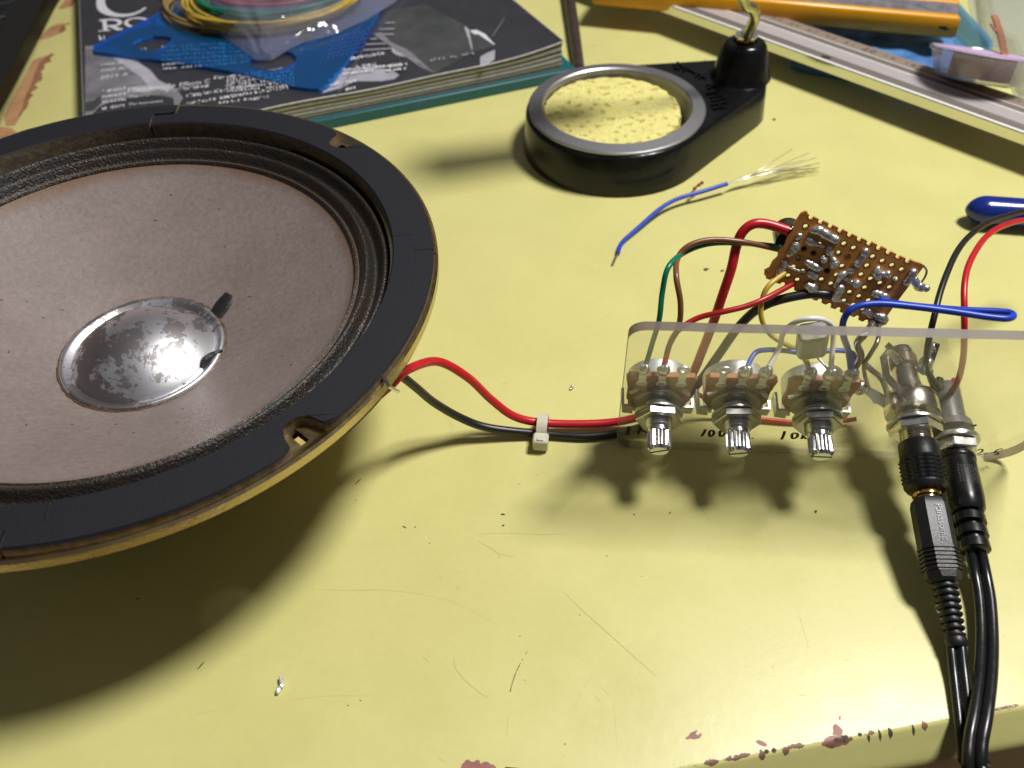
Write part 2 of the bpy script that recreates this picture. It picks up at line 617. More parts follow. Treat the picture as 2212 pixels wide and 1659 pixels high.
def noise(n, l, tc, scale, detail=4.0, rough=0.55, dist=0.0, vec=None):
    t = n.new('ShaderNodeTexNoise')
    t.inputs['Scale'].default_value = scale
    t.inputs['Detail'].default_value = detail
    t.inputs['Roughness'].default_value = rough
    t.inputs['Distortion'].default_value = dist
    l.new(vec if vec is not None else tc.outputs['Object'], t.inputs['Vector'])
    return t


def mixc(n, l, fac, a, b, mode='MIX'):
    x = n.new('ShaderNodeMixRGB')
    x.blend_type = mode
    for i, s in enumerate((fac, a, b)):
        if isinstance(s, (int, float)):
            x.inputs[i].default_value = s
        elif isinstance(s, tuple):
            x.inputs[i].default_value = (*s, 1)
        else:
            l.new(s, x.inputs[i])
    return x


# desk paint: pale yellow enamel, grubby in patches, faintly scratched
m = M['desk'] = mat('pale_yellow_enamel', (0.60, 0.55, 0.205), 0.36)
n, l = nodes_of(m)
b = n['Principled BSDF']
tc = n.new('ShaderNodeTexCoord')
g1 = noise(n, l, tc, 28, 5, 0.6)
g2 = noise(n, l, tc, 420, 4, 0.7)
g3 = noise(n, l, tc, 9, 2, 0.5)
r1 = ramp(n, 0.30, (0.94, 0.94, 0.93), 0.62, (1, 1, 1))
l.new(g1.outputs[0], r1.inputs[0])
r2 = ramp(n, 0.25, (0.93, 0.93, 0.91), 0.6, (1, 1, 1))
l.new(g2.outputs[0], r2.inputs[0])
c1 = mixc(n, l, 1.0, (0.640, 0.604, 0.236), r1.outputs[0], 'MULTIPLY')
c2 = mixc(n, l, 0.6, c1.outputs[0], r2.outputs[0], 'MULTIPLY')
# smudges: small sparse grey dabs
sm = noise(n, l, tc, 150, 3, 0.5, 0.8)
rs = ramp(n, 0.72, (0, 0, 0), 0.86, (0.7, 0.7, 0.7))
l.new(sm.outputs[0], rs.inputs[0])
c3 = mixc(n, l, rs.outputs[0], c2.outputs[0], (0.46, 0.42, 0.19))
l.new(c3.outputs[0], b.inputs['Base Color'])
mr = n.new('ShaderNodeMapRange')
mr.inputs[1].default_value = 0.3
mr.inputs[2].default_value = 0.7
mr.inputs[3].default_value = 0.27
mr.inputs[4].default_value = 0.46
l.new(g1.outputs[0], mr.inputs[0])
l.new(mr.outputs[0], b.inputs['Roughness'])
bp = n.new('ShaderNodeBump')
bp.inputs['Strength'].default_value = 0.10
bp.inputs['Distance'].default_value = 0.0003
l.new(g2.outputs[0], bp.inputs['Height'])
l.new(bp.outputs[0], b.inputs['Normal'])
M['rust'] = mat('bare_brown_primer', (0.36, 0.165, 0.085), 0.6, color2=(0.23, 0.10, 0.055), nscale=60, bump=0.3, bscale=300)
M['rust_pale'] = mat('worn_primer', (0.52, 0.30, 0.15), 0.55, color2=(0.40, 0.20, 0.095), nscale=70)
M['rust_pink'] = mat('pinkish_primer', (0.33, 0.13, 0.11), 0.5, color2=(0.25, 0.10, 0.085), nscale=200)
M['dirt'] = mat('dark_dirt', (0.07, 0.055, 0.03), 0.8)
M['scuff'] = mat('grey_scuff', (0.565, 0.53, 0.205), 0.36)
M['scuff2'] = mat('pencil_scratch', (0.47, 0.44, 0.18), 0.36)
M['redink'] = mat('red_ink_dot', (0.6, 0.05, 0.10), 0.5)

# paper cone
m = M['cone'] = mat('paper_cone', (0.22, 0.165, 0.15), 0.52, spec=0.4)
n, l = nodes_of(m)
b = n['Principled BSDF']
tc = n.new('ShaderNodeTexCoord')
f1 = noise(n, l, tc, 650, 5, 0.75)
f2 = noise(n, l, tc, 60, 4, 0.6)
rf = ramp(n, 0.3, (0.78, 0.77, 0.76), 0.68, (1.1, 1.1, 1.1))
l.new(f1.outputs[0], rf.inputs[0])
rg = ramp(n, 0.3, (0.90, 0.90, 0.90), 0.7, (1.05, 1.05, 1.06))
l.new(f2.outputs[0], rg.inputs[0])
a1 = mixc(n, l, 1.0, (0.230, 0.183, 0.168), rf.outputs[0], 'MULTIPLY')
a2 = mixc(n, l, 1.0, a1.outputs[0], rg.outputs[0], 'MULTIPLY')
# brown glue stain creeping in from the rim of the cone
ln = n.new('ShaderNodeVectorMath')
ln.operation = 'MULTIPLY'
ln.inputs[1].default_value = (1, 1, 0)
l.new(tc.outputs['Object'], ln.inputs[0])
le = n.new('ShaderNodeVectorMath')
le.operation = 'LENGTH'
l.new(ln.outputs[0], le.inputs[0])
st = noise(n, l, tc, 45, 4, 0.6)
ma = n.new('ShaderNodeMath')
ma.operation = 'MULTIPLY_ADD'
ma.inputs[1].default_value = 0.007
l.new(st.outputs[0], ma.inputs[0])
l.new(le.outputs['Value'], ma.inputs[2])
mp = n.new('ShaderNodeMapRange')
mp.inputs[1].default_value = 0.0613
mp.inputs[2].default_value = 0.0652
l.new(ma.outputs[0], mp.inputs[0])
a3 = mixc(n, l, mp.outputs[0], a2.outputs[0], (0.155, 0.092, 0.050))
# dark specks
sp = noise(n, l, tc, 520, 1, 0.4)
rp = ramp(n, 0.77, (0, 0, 0), 0.79, (1, 1, 1))
l.new(sp.outputs[0], rp.inputs[0])
a4 = mixc(n, l, rp.outputs[0], a3.outputs[0], (0.07, 0.045, 0.04))
l.new(a4.outputs[0], b.inputs['Base Color'])
bp = n.new('ShaderNodeBump')
bp.inputs['Strength'].default_value = 0.35
bp.inputs['Distance'].default_value = 0.0004
l.new(f1.outputs[0], bp.inputs['Height'])
l.new(bp.outputs[0], b.inputs['Normal'])

# tarnished aluminium dust cap
m = M['dome'] = mat('tarnished_aluminium', (0.78, 0.78, 0.82), 0.26, metal=1.0)
n, l = nodes_of(m)
b = n['Principled BSDF']
tc = n.new('ShaderNodeTexCoord')
t1 = noise(n, l, tc, 62, 9, 0.74, 0.3)
r1 = ramp(n, 0.50, (0, 0, 0), 0.525, (1, 1, 1))
l.new(t1.outputs[0], r1.inputs[0])
t2 = noise(n, l, tc, 420, 3, 0.5)
r2 = ramp(n, 0.63, (0, 0, 0), 0.68, (1, 1, 1))
l.new(t2.outputs[0], r2.inputs[0])
mx = n.new('ShaderNodeMath')
mx.operation = 'MAXIMUM'
l.new(r1.outputs[0], mx.inputs[0])
l.new(r2.outputs[0], mx.inputs[1])
cc = mixc(n, l, mx.outputs[0], (0.88, 0.88, 0.92), (0.27, 0.25, 0.25))
l.new(cc.outputs[0], b.inputs['Base Color'])
mr = n.new('ShaderNodeMapRange')
mr.inputs[3].default_value = 0.37
mr.inputs[4].default_value = 0.52
l.new(mx.outputs[0], mr.inputs[0])
l.new(mr.outputs[0], b.inputs['Roughness'])

# cellulose sponge
m = M['sponge'] = mat('yellow_sponge', (0.80, 0.72, 0.30), 0.9, spec=0.1)
n, l = nodes_of(m)
b = n['Principled BSDF']
tc = n.new('ShaderNodeTexCoord')
v1 = noise(n, l, tc, 330, 4, 0.6, 0.2)
r1 = ramp(n, 0.57, (0, 0, 0), 0.67, (1, 1, 1))
l.new(v1.outputs[0], r1.inputs[0])
v2 = noise(n, l, tc, 1300, 3, 0.7)
r2 = ramp(n, 0.3, (0.76, 0.73, 0.62), 0.58, (1, 1, 1))
l.new(v2.outputs[0], r2.inputs[0])
k1 = mixc(n, l, r1.outputs[0], (0.84, 0.78, 0.30), (0.66, 0.47, 0.05))
k2 = mixc(n, l, 1.0, k1.outputs[0], r2.outputs[0], 'MULTIPLY')
v3 = noise(n, l, tc, 480, 2, 0.5)
r3 = ramp(n, 0.74, (0, 0, 0), 0.78, (1, 1, 1))
l.new(v3.outputs[0], r3.inputs[0])
k3 = mixc(n, l, r3.outputs[0], k2.outputs[0], (0.13, 0.10, 0.05))
l.new(k3.outputs[0], b.inputs['Base Color'])
bp = n.new('ShaderNodeBump')
bp.inputs['Strength'].default_value = 0.8
bp.inputs['Distance'].default_value = 0.0008
sb = n.new('ShaderNodeMath')
sb.operation = 'SUBTRACT'
l.new(v2.outputs[0], sb.inputs[0])
l.new(r1.outputs[0], sb.inputs[1])
l.new(sb.outputs[0], bp.inputs['Height'])
l.new(bp.outputs[0], b.inputs['Normal'])

# ------------------------------------------------------------------ desk and floor
E0, E1 = D(1534, 1651), D(2212, 1528)
ed = (E1 - E0).normalized()
eb = V((-ed.y, ed.x, 0))            # towards the back of the desk
prof = [(900, 0), (420, 0), (200, 0), (100, 0), (40, 0), (0.9, 0)]
FACE = []                               # rolled front edge: d (towards the back), z, slope
for k in range(1, 6):
    a = math.radians(52) * k / 5
    FACE.append((0.9 - 1.6 * math.sin(a), -1.6 + 1.6 * math.cos(a), a))
d_, z_ = FACE[-1][0], FACE[-1][1]
for k in range(1, 5):
    FACE.append((d_ - 1.0 * k, z_ - 1.28 * k, math.radians(52)))
d_, z_ = FACE[-1][0], FACE[-1][1]
for k in range(1, 6):
    a = math.radians(52 + 38 * k / 5)
    FACE.append((d_ - 5 * (math.sin(a) - math.sin(math.radians(52))), z_ - 5 * (math.cos(math.radians(52)) - math.cos(a)), a))
prof += [(f_[0], f_[1]) for f_ in FACE]
d_ = FACE[-1][0]
prof += [(d_, -20), (d_ + 0.6, -29), (d_ + 3, -30), (900, -30)]
desk = MB()
xs = [-900, -300, -60, 100, 260, 700]
vs, fs = [], []
for x in xs:
    for (d, z) in prof:
        p = E0 + ed * x + eb * d
        vs.append((p.x, p.y, z))
np_ = len(prof)
for i in range(len(xs) - 1):
    for k in range(np_):
        k2 = (k + 1) % np_
        fs.append((i * np_ + k, i * np_ + k2, (i + 1) * np_ + k2, (i + 1) * np_ + k))
fs.append(tuple(range(np_)))
fs.append(tuple((len(xs) - 1) * np_ + k for k in range(np_)))
desk.add(vs, fs, 0)
ZM = [0.02]


def mark(pts, mi, z=None):
    """flat worn patch or dirt on the desk top, outline in photo pixels"""
    ZM[0] += 0.00012
    zz = ZM[0] if z is None else z
    desk.poly([D(x, y, zz) for (x, y) in pts], mi)


def line(pts, w, mi, n=6, fade=True):
    ZM[0] += 0.00012
    P = spline([D(x, y, ZM[0]) for (x, y) in pts], n)
    k = len(P)
    ww = [w * (0.25 + 0.75 * math.sin(PI * (i + 0.5) / k)) if fade else w for i in range(k)]
    desk.strip(P, ww, (0, 0, 1), mi)


def q(x, y):       # first close-up of the photo's top-left corner -> photo pixels
    return (x * 0.14707, y * 0.14707)


# bare patches at the back left
for (out, inner) in (
        ([(480, 890), (560, 850), (640, 830), (700, 815), (760, 780), (800, 795), (740, 850), (740, 880), (760, 905), (690, 925), (650, 945), (655, 990), (640, 1020), (600, 1050), (625, 1085), (610, 1120), (630, 1155), (600, 1190), (540, 1215), (510, 1250), (560, 1275), (530, 1310), (480, 1340), (445, 1370), (500, 1395), (450, 1430), (420, 1480), (420, 1530), (390, 1590), (340, 1640), (290, 1720), (220, 1850), (80, 1850), (60, 1700), (180, 1450), (320, 1200)], 4),
        ([(740, 390), (800, 365), (870, 345), (930, 350), (1000, 330), (1045, 345), (990, 370), (950, 375), (975, 430), (930, 470), (860, 500), (780, 535), (700, 565), (600, 590), (560, 560)], 4),
        ([(1000, -60), (1130, -60), (1110, 30), (1070, 80), (1010, 110), (920, 130), (850, 130)], 4)):
    mark([q(*p) for p in out], 2)
    # redder rim where the paint has broken away
    rim = [q(*p) for p in out]
    if len(rim) > 25:
        mark([q(*p) for p in [(700, 815), (760, 780), (800, 795), (740, 850), (740, 880), (760, 905), (690, 925), (650, 945), (655, 990), (640, 1020), (600, 1050), (625, 1085), (610, 1120), (630, 1155), (600, 1190), (540, 1215), (510, 1250), (560, 1275), (530, 1310), (480, 1340), (445, 1370), (500, 1395), (450, 1430), (420, 1480), (420, 1530), (390, 1590), (340, 1640), (290, 1720), (270, 1700), (330, 1580), (350, 1480), (390, 1380), (430, 1290), (470, 1200), (500, 1100), (540, 1010), (570, 930), (620, 870)]], 1)
    else:
        mark([q(*p) for p in ([(930, 350), (950, 375), (975, 430), (930, 470), (860, 500), (870, 440), (900, 380)] if out[0][0] == 740 else [(1130, -60), (1110, 30), (1070, 80), (1020, 100), (1050, 40), (1080, -60)])], 1)
mark([(-8, 330), (-8, 276), (10, 274), (24, 276), (34, 284), (36, 292), (28, 300), (18, 310)], 2)


def q6(x, y):      # close-up (1100,1500)-(2300,2448) scale 1.75
    return ((1100 + x / 1.75) * 0.6777, (1500 + y / 1.75) * 0.6777)


def q8(x, y):      # close-up (2264,1848), scale 2.212
    return ((2264 + x / 2.212) * 0.6777, (1848 + y / 2.212) * 0.6777)


def q5(x, y):
    return (x / 1.75 * 0.6777, (1500 + y / 1.75) * 0.6777)


def q7(x, y):      # close-up (1200,1050), scale 2.212
    return ((1200 + x / 2.212) * 0.6777, (1050 + y / 2.212) * 0.6777)


mark([q6(*p) for p in [(645, 1660), (650, 1640), (665, 1625), (672, 1614), (690, 1612), (700, 1622), (718, 1625), (735, 1612), (750, 1618), (755, 1636), (775, 1624), (795, 1624), (812, 1638), (828, 1640), (846, 1660), (860, 1700), (640, 1700)]], 3)
mark([q6(*p) for p in [(885, 1660), (900, 1652), (940, 1656), (980, 1660), (985, 1700), (880, 1700)]], 4)
mark([q6(*p) for p in [(1897, 1492), (1915, 1480), (1925, 1462), (1945, 1455), (1962, 1446), (1965, 1456), (1955, 1468), (1970, 1476), (1985, 1462), (1990, 1474), (1978, 1492), (1950, 1500), (1925, 1496), (1905, 1500)]], 3)
mark([q8(*p) for p in [(318, 1140), (340, 1128), (375, 1140), (400, 1160), (395, 1176), (365, 1172), (340, 1160)]], 3)
mark([q8(*p) for p in [(862, 1040), (870, 1020), (888, 1016), (905, 1030), (918, 1040), (936, 1062), (930, 1095), (895, 1098), (860, 1092), (868, 1066)]], 3)
mark([q8(*p) for p in [(906, 968), (912, 958), (922, 962), (920, 985), (908, 990)]], 7)
for (x, y, r) in ((60, 165, 5), (390, 315, 6), (970, 75, 4), (1070, 25, 6), (1218, 1590, 9), (1226, 1526, 6), (85, 1283, 6), (15, 1310, 6), (975, 924, 5), (470, 405, 5), (1520, 908, 7), (1460, 475, 5), (1655, 590, 4), (1310, 805, 5)):
    mark([q6(a, b_) for (a, b_) in blob(x, y, r * 0.8, r * 0.6, 9, 0.5)], 4 if r < 7 else 5)
mark([q6(*p) for p in [(612, 652), (630, 640), (648, 655), (632, 668)]], 5)
mark([q6(*p) for p in [(515, 595), (535, 585), (544, 604), (525, 606)]], 5)
mark([q6(*p) for p in [(868, 242), (880, 238), (893, 244), (890, 250), (878, 247), (870, 250)]], 4)
mark([q6(*p) for p in [(318, 312), (330, 310), (342, 318), (338, 321), (325, 316)]], 4)
line([q6(*p) for p in [(622, 1034), (606, 1060), (620, 1110), (670, 1170), (730, 1222), (788, 1265), (800, 1248)]], 0.22, 6)
for k in range(22):
    t = k / 21
    x, y = 1014 - 93 * t - 12 * math.sin(PI * t), 1012 + 218 * t
    if k not in (2, 3, 5):
        mark([q6(a, b_) for (a, b_) in blob(x, y, 3.0 if k > 7 else 2.2, 6.0, 7, 0.5, 0.4)], 4)
for k in range(8):
    t = k / 7
    mark([q6(a, b_) for (a, b_) in blob(908 - 6 * t, 1385 + 85 * t, 2.4, 5, 7, 0.5)], 6)
for k in range(12):
    t = k / 11
    mark([q6(a, b_) for (a, b_) in blob(1385 - 108 * t + random.uniform(-4, 4), 1120 + 190 * t, 2.8, 4.5, 7, 0.5)], 6 if k % 3 else 5)
line([q6(*p) for p in [(1210, 670), (1320, 775), (1470, 910), (1620, 1045), (1740, 1150)]], 0.24, 6)
line([q6(*p) for p in [(0, 668), (200, 665), (420, 690), (620, 740), (840, 850)]], 0.14, 5)
line([q6(*p) for p in [(720, 355), (900, 350), (1100, 356), (1230, 352)]], 0.12, 6)
line([q6(*p) for p in [(735, 390), (800, 425), (850, 462), (866, 495)]], 0.22, 6)
line([q6(*p) for p in [(850, 465), (950, 482)]], 0.14, 6)
line([q6(*p) for p in [(430, 1040), (455, 1055), (468, 1078)]], 0.19, 6)
line([q6(*p) for p in [(520, 1600), (560, 1630)]], 0.14, 6)
line([q6(*p) for p in [(1500, 1290), (1508, 1400), (1515, 1500)]], 0.13, 5)
line([q6(*p) for p in [(1430, 1210), (1480, 1260)]], 0.14, 5)
line([q6(*p) for p in [(1950, 140), (1985, 200), (2050, 310)]], 0.12, 6)
line([q8(*p) for p in [(625, 230), (640, 300), (680, 420), (690, 480)]], 0.12, 5)
line([q5(*p) for p in [(1980, 78), (2014, 44)]], 0.30, 4)
line([q5(*p) for p in [(1100, 1110), (1140, 1065)]], 0.30, 4)
mark([q5(*p) for p in [(758, 714), (778, 708), (776, 714), (762, 719)]], 4)
line([q5(*p) for p in [(1720, 660), (1900, 668), (2100, 668)]], 0.12, 5)
line([q5(*p) for p in [(1600, 1280), (1850, 1256), (2080, 1258)]], 0.12, 5)
line([q5(*p) for p in [(1040, 1370), (1150, 1350), (1220, 1330)]], 0.12, 5)
mark([q7(*p) for p in [(185, 1385), (198, 1388), (210, 1400), (200, 1402)]], 4)
mark([q7(*p) for p in [(878, 1300), (892, 1298), (906, 1306), (895, 1312), (885, 1308)]], 4)
mark([q7(a, b_) for (a, b_) in blob(1680, 585, 8, 7, 8, 0.3)], 5)
mark([q7(a, b_) for (a, b_) in blob(590, 98, 6, 5, 8, 0.4)], 5)
mark([q7(a, b_) for (a, b_) in blob(908, 380, 22, 8, 9, 0.4)], 5)
mark([q7(a, b_) for (a, b_) in blob(1130, 1028, 14, 5, 8, 0.4)], 5)
line([q7(*p) for p in [(480, 590), (510, 640), (535, 690), (535, 720)]], 0.14, 6)
# burnt crumbs by the board, specks round the stand
for (x, y, rx, ry) in ((1525, 582, 5, 4), (1560, 585, 4, 2.5), (1672, 258, 3.5, 3), (1523, 131, 2.5, 2), (1173, 292, 2.5, 2), (1370, 1111, 2, 2), (1447, 1108, 2.2, 2), (1235, 836, 2, 3), (1087, 1135, 3, 2)):
    mark(blob(x, y, rx, ry, 9, 0.5), 4)
mark(blob(1762, 1105, 3.5, 3, 9, 0.4), 4)
for _ in range(40):
    x, y = random.uniform(950, 2180), random.uniform(440, 1560)
    r = random.uniform(1.0, 2.6)
    mark(blob(x, y, r * random.uniform(0.8, 2.2), r * 0.7, 8, 0.5, random.uniform(0, 3)), 5 if random.random() < 0.9 else 6)
for _ in range(22):
    x, y = random.uniform(980, 2150), random.uniform(480, 1560)
    a, L_ = random.uniform(0, 6.28), random.uniform(8, 60)
    line([(x, y), (x + L_ * 0.5 * math.cos(a), y + L_ * 0.5 * math.sin(a) + 2), (x + L_ * math.cos(a), y + L_ * math.sin(a))], random.uniform(0.06, 0.13), 5, 4)
mark(blob(2132, 296, 4, 5, 10, 0.4), 8)


# chips along the front edge: small flakes missing over the crease
def face_at(u):        # u mm measured down the rolled front from the crease
    pts = [(0.9, 0.0, 0.0)] + FACE
    for p0, p1 in zip(pts, pts[1:]):
        L_ = math.hypot(p1[0] - p0[0], p1[1] - p0[1])
        if u <= L_:
            t = u / L_
            return tuple(p0[i] + (p1[i] - p0[i]) * t for i in range(3))
        u -= L_
    return pts[-1]


def edge_chip(s0, wid, u0, u1, mi):
    n_ = 9
    cols = []
    for k in range(n_ + 1):
        s = s0 + wid * (k / n_ - 0.5)
        sh = max(0.06, math.sin(PI * k / n_)) ** 0.6
        m_ = (u0 + u1) / 2
        ua, ub = m_ - (m_ - u0) * sh * random.uniform(0.6, 1.15), m_ + (u1 - m_) * sh * random.uniform(0.6, 1.15)
        c = []
        for i in range(6):
            u = ua + (ub - ua) * i / 5
            if u < 0:
                d, z, a = 0.9 - u, 0.0, 0.0
            else:
                d, z, a = face_at(u)
            p = E0 + ed * s + eb * d
            nx_, nz_ = -math.sin(a), math.cos(a)
            c.append(V((p.x + eb.x * nx_ * 0.09, p.y + eb.y * nx_ * 0.09, z + nz_ * 0.09)))
        cols.append(c)
    for k in range(n_):
        desk.add(cols[k] + cols[k + 1], [(i, i + 1, 6 + i + 1, 6 + i) for i in range(5)], mi)


def sx(x, y):      # distance along the edge of a photo point
    return (D(*q8(x, y), 0) - E0).dot(ed)


edge_chip(sx(905, 1155), 7.0, -0.5, 2.2, 3)
edge_chip(sx(945, 1152), 4.0, -0.2, 1.5, 4)
edge_chip(sx(870, 1170), 3.0, 0.4, 1.9, 9)
for (x, y, w_, d_) in ((375, 1255, 1.2, 2.0), (410, 1245, 0.9, 0.9), (462, 1235, 0.9, 0.9), (545, 1230, 1.2, 1.8), (650, 1218, 1.8, 1.0), (600, 1222, 2.6, 0.8), (1075, 1133, 0.8, 0.8), (1130, 1125, 0.5, 2.2), (1155, 1115, 1.1, 0.9), (1210, 1110, 0.45, 2.4), (1285, 1098, 0.8, 2.4), (1450, 1075, 0.45, 2.8), (1530, 1056, 1.1, 1.9), (180, 1295, 3.4, 1.0), (250, 1285, 2.6, 0.8), (1990, 955, 1.5, 0.5), (2060, 945, 2.2, 0.6), (2150, 925, 2.5, 0.5), (2105, 935, 1.5, 0.5)):
    edge_chip(sx(x, y), w_ * 1.2, -0.15, d_, 4 if w_ < 1.0 else 9)
edge_chip(sx(20, 1322), 3.2, -0.2, 1.2, 9)
for k in range(34):
    edge_chip(random.uniform(-25, 75), random.uniform(0.3, 1.0), -0.1, random.uniform(0.3, 0.9), 5)
obj('desk', desk, [M['desk'], M['rust'], M['rust_pale'], M['rust_pink'], M['dirt'], M['scuff'], M['scuff2'], M['redink'], M['cover_white'], M['floor']], origin=(0, 200, 0), kind='structure', angle=40)
fl = MB().box((-1500, -900, -425), (1500, 1600, -420))
obj('floor', fl, M['floor'], origin=(0, 300, -420), kind='structure')

# ------------------------------------------------------------------ loudspeaker
sn = V((0.02, -0.04, 1)).normalized()
SK = 82.5 / 76.0
SPM = axes(CAM + (V((-93.1, 166.35, 68.79)) - CAM) * SK, (1, 0, 0), sn)
sp = thing('loudspeaker', 'large round bare loudspeaker with brown paper cone lying face up on the yellow desk', 'loudspeaker', SPM @ Matrix.Translation((0, 0, -57.2)))
SL = SPM @ Matrix.Scale(SK, 4)         # local frame of the speaker face
SA = lambda deg: math.radians(deg)


def spx(px, py, s=0.0):
    """photo pixel -> local (x, y) on the speaker plane at depth s below the gasket face"""
    nn = SL.to_3x3() @ V((0, 0, 1))
    o = SL @ V((0, 0, s))
    d = ray(px, py)
    t = (o - CAM).dot(nn) / d.dot(nn)
    p = SL.inverted() @ (CAM + d * t)
    return p


JO = [90.4, 3.0, -87.9, 181.0]       # joints
NO = [47.5, -44.6, -136.0, 136.0]    # screw notches
# basket: flange with a turned-up rim, ribs, magnet
mb = MB()
SB = SL @ Matrix.Translation((-1.5, 0.2, 0))
mb.lathe([(64, -7.6), (66.9, -7.5), (67.1, -2.9), (70.6, -2.9), (71.4, -2.88), (75.2, -2.85), (76.0, -2.8), (76.9, -2.5), (77.5, -1.6), (78.1, -1.35), (78.6, -1.9), (78.7, -3.9), (78.0, -4.6), (76, -4.8), (75.0, -4.9), (71.2, -5.0), (70.4, -8), (69, -12)], 240, 0, SB, skip=lambda i, k: i in (3, 4, 13, 14) and any(abs(((k + 0.5) * 1.5 - nn + 180) % 360 - 180) < 1.1 for nn in NO))
mb.lathe([(69, -12), (66, -18), (60, -25), (50, -31)], 96, 0, SL, skip=lambda i, k: (k % 24) < 18)
mb.lathe([(50, -31), (46, -34), (20, -35)], 96, 0, SL)
mb.lathe([(50, -32.2), (46, -35.2), (20, -36)], 96, 0, SL)
obj('basket', mb, [M['zinc']], sp)
mb = MB().lathe([(0, -35.8), (33, -35.8), (34, -36.6), (34, -46), (33, -47), (30, -47.2), (30, -52.2), (29.5, -52.7), (0, -52.7)], 96, 0, SL)
obj('magnet', mb, M['magnet'], sp)

# gasket: four stepped fibre segments, a screw notch in the middle of each
RO, RI, TH = 76.2, 66.4, 4.6


def outer_r(a):
    r = RO
    for nn in NO:
        d = (a - nn + 180) % 360 - 180
        s = abs(d) * PI / 180 * RO
        if s < 8.0:                    # U notch with a wide lead-in
            dep = 6.8 * max(0, 1 - (s / 4.2) ** 3.2) ** 0.6 if s < 4.2 else 0
            lead = 2.0 * (1 - max(0, s - 3.2) / 4.8) ** 2 if s >= 3.2 else 2.0
            r = min(r, RO - max(dep, 0), RO - max(0, lead) if s > 2.8 else RO)
    return r


segs = sorted(JO)
for i in range(4):
    a0, a1 = segs[i], segs[(i + 1) % 4]
    if a1 < a0:
        a1 += 360
    N_ = 520
    outs, ins = [], []
    st = 5.2          # step of the joint, degrees
    for k in range(N_ + 1):
        a = a0 + 0.26 + (a1 - a0 - 0.52) * k / N_
        outs.append((a, outer_r(a)))
    mid = (RO + RI) / 2
    poly = []
    for (a, r) in outs:
        poly.append((r * math.cos(SA(a)), r * math.sin(SA(a))))
    # end of this segment: outer half stops at a1, inner half runs on to a1 + st
    ae = a1 - 0.26
    for (aa, r) in ((ae, mid + 1.2), (ae + st * 0.15, mid + 0.4), (ae + st * 0.85, mid - 0.4), (ae + st, mid - 1.2)):
        poly.append((r * math.cos(SA(aa)), r * math.sin(SA(aa))))
    a_s = a0 + st + 0.26
    for k in range(81):
        a = ae + st + (a_s - ae - st) * k / 80
        poly.append((RI * math.cos(SA(a)), RI * math.sin(SA(a))))
    for (aa, r) in ((a_s, mid - 1.2), (a_s - st * 0.15, mid - 0.4), (a0 + 0.26 + st * 0.15, mid + 0.4), (a0 + 0.26, mid + 1.2)):
        poly.append((r * math.cos(SA(aa)), r * math.sin(SA(aa))))
    zt = -0.38 * (i % 2)
    mb = MB()
    tri = tessellate_polygon([[V((p[0], p[1], 0)) for p in poly]])
    n_ = len(poly)
    c_in = 0.35
    top, mid_l, bot = [], [], []
    for k, p in enumerate(poly):
        r = math.hypot(*p)
        f_ = (r - c_in * (1 if r > 71 else -1)) / r
        top.append((p[0] * f_, p[1] * f_, zt))
        mid_l.append((p[0], p[1], zt - 0.45))
        bot.append((p[0], p[1], -6.15))
    mb.add(top + mid_l, [tuple(t) for t in tri] + [(k, (k + 1) % n_, n_ + (k + 1) % n_, n_ + k) for k in range(n_)], 0, SL)
    mb.add(mid_l + bot, [(k, (k + 1) % n_, n_ + (k + 1) % n_, n_ + k) for k in range(n_)], 1, SL)
    obj('gasket_segment', mb, [M['gasket'], M['gasket_edge']], sp, angle=30)

# doped cloth surround with two rolls
pr = [(67.0, -6.4), (66.4, -6.2)]
for k in range(41):
    t = k / 40
    r = 66.0 - 9.2 * t
    z = -5.0 - 1.2 * t + (1.5 - 0.2 * t) * math.sin(2 * PI * 2.0 * t - 0.9)
    if t > 0.86:
        f_ = (t - 0.86) / 0.14
        z = z * (1 - f_) + -6.72 * f_
    pr.append((r, z))
pr.append((56.4, -7.3))
mb = MB().lathe(pr, 160, 0, SL)
obj('surround', mb, M['surround'], sp, angle=80)
# paper cone, gently curved, ending under the dust cap
pr = []
for k in range(25):
    t = k / 24
    r = 57.4 - 38.4 * t
    z = -6.9 - 20.6 * (t ** 0.86)
    pr.append((r, z))
pr = [(58.4, -8.2), (57.8, -7.4)] + pr
mb = MB().lathe(pr, 160, 0, SL)
obj('cone', mb, M['cone'], sp, angle=80)
pr = [(0, -19.2)]
for k in range(1, 15):
    t = k / 14
    r = 17.4 * t
    pr.append((r, -19.2 - 7.4 * t ** 2.3))
pr += [(17.7, -27.0), (18.2, -26.7), (19.0, -26.1), (19.8, -25.9), (20.3, -26.2), (20.4, -27.2)]
mb = MB().lathe(pr, 96, 0, SL)
obj('dust_cap', mb, M['dome'], sp, angle=70)
# thin brown glue bead round the cap
mb = MB()
pts = []
for k in range(120):
    a = 2 * PI * k / 120
    r = 20.6 + random.uniform(-0.15, 0.2)
    pts.append(SL @ V((r * math.cos(a), r * math.sin(a), -26.75)))
mb.tube(pts, [0.42 + random.uniform(-0.12, 0.14) for _ in pts], 6, closed=True)
M['bead'] = mat('brown_glue_bead', (0.13, 0.085, 0.05), 0.5, noise=0.5, nscale=700, bump=0.5)
obj('glue_bead', mb, M['bead'], sp)


def on_cone(px, py, lift=0.25):
    s = -18.0
    for _ in range(12):
        p = spx(px, py, s)
        r = math.hypot(p.x, p.y)
        t = min(1, max(0, (57.4 - r) / 38.4))
        s = -6.9 - 20.6 * (t ** 0.86) + lift
    return SL @ V((p.x, p.y, s))


def qs(x, y):      # close-up (0,900), scale 2.765
    return (x / 2.765 * 0.6777, (900 + y / 2.765) * 0.6777)


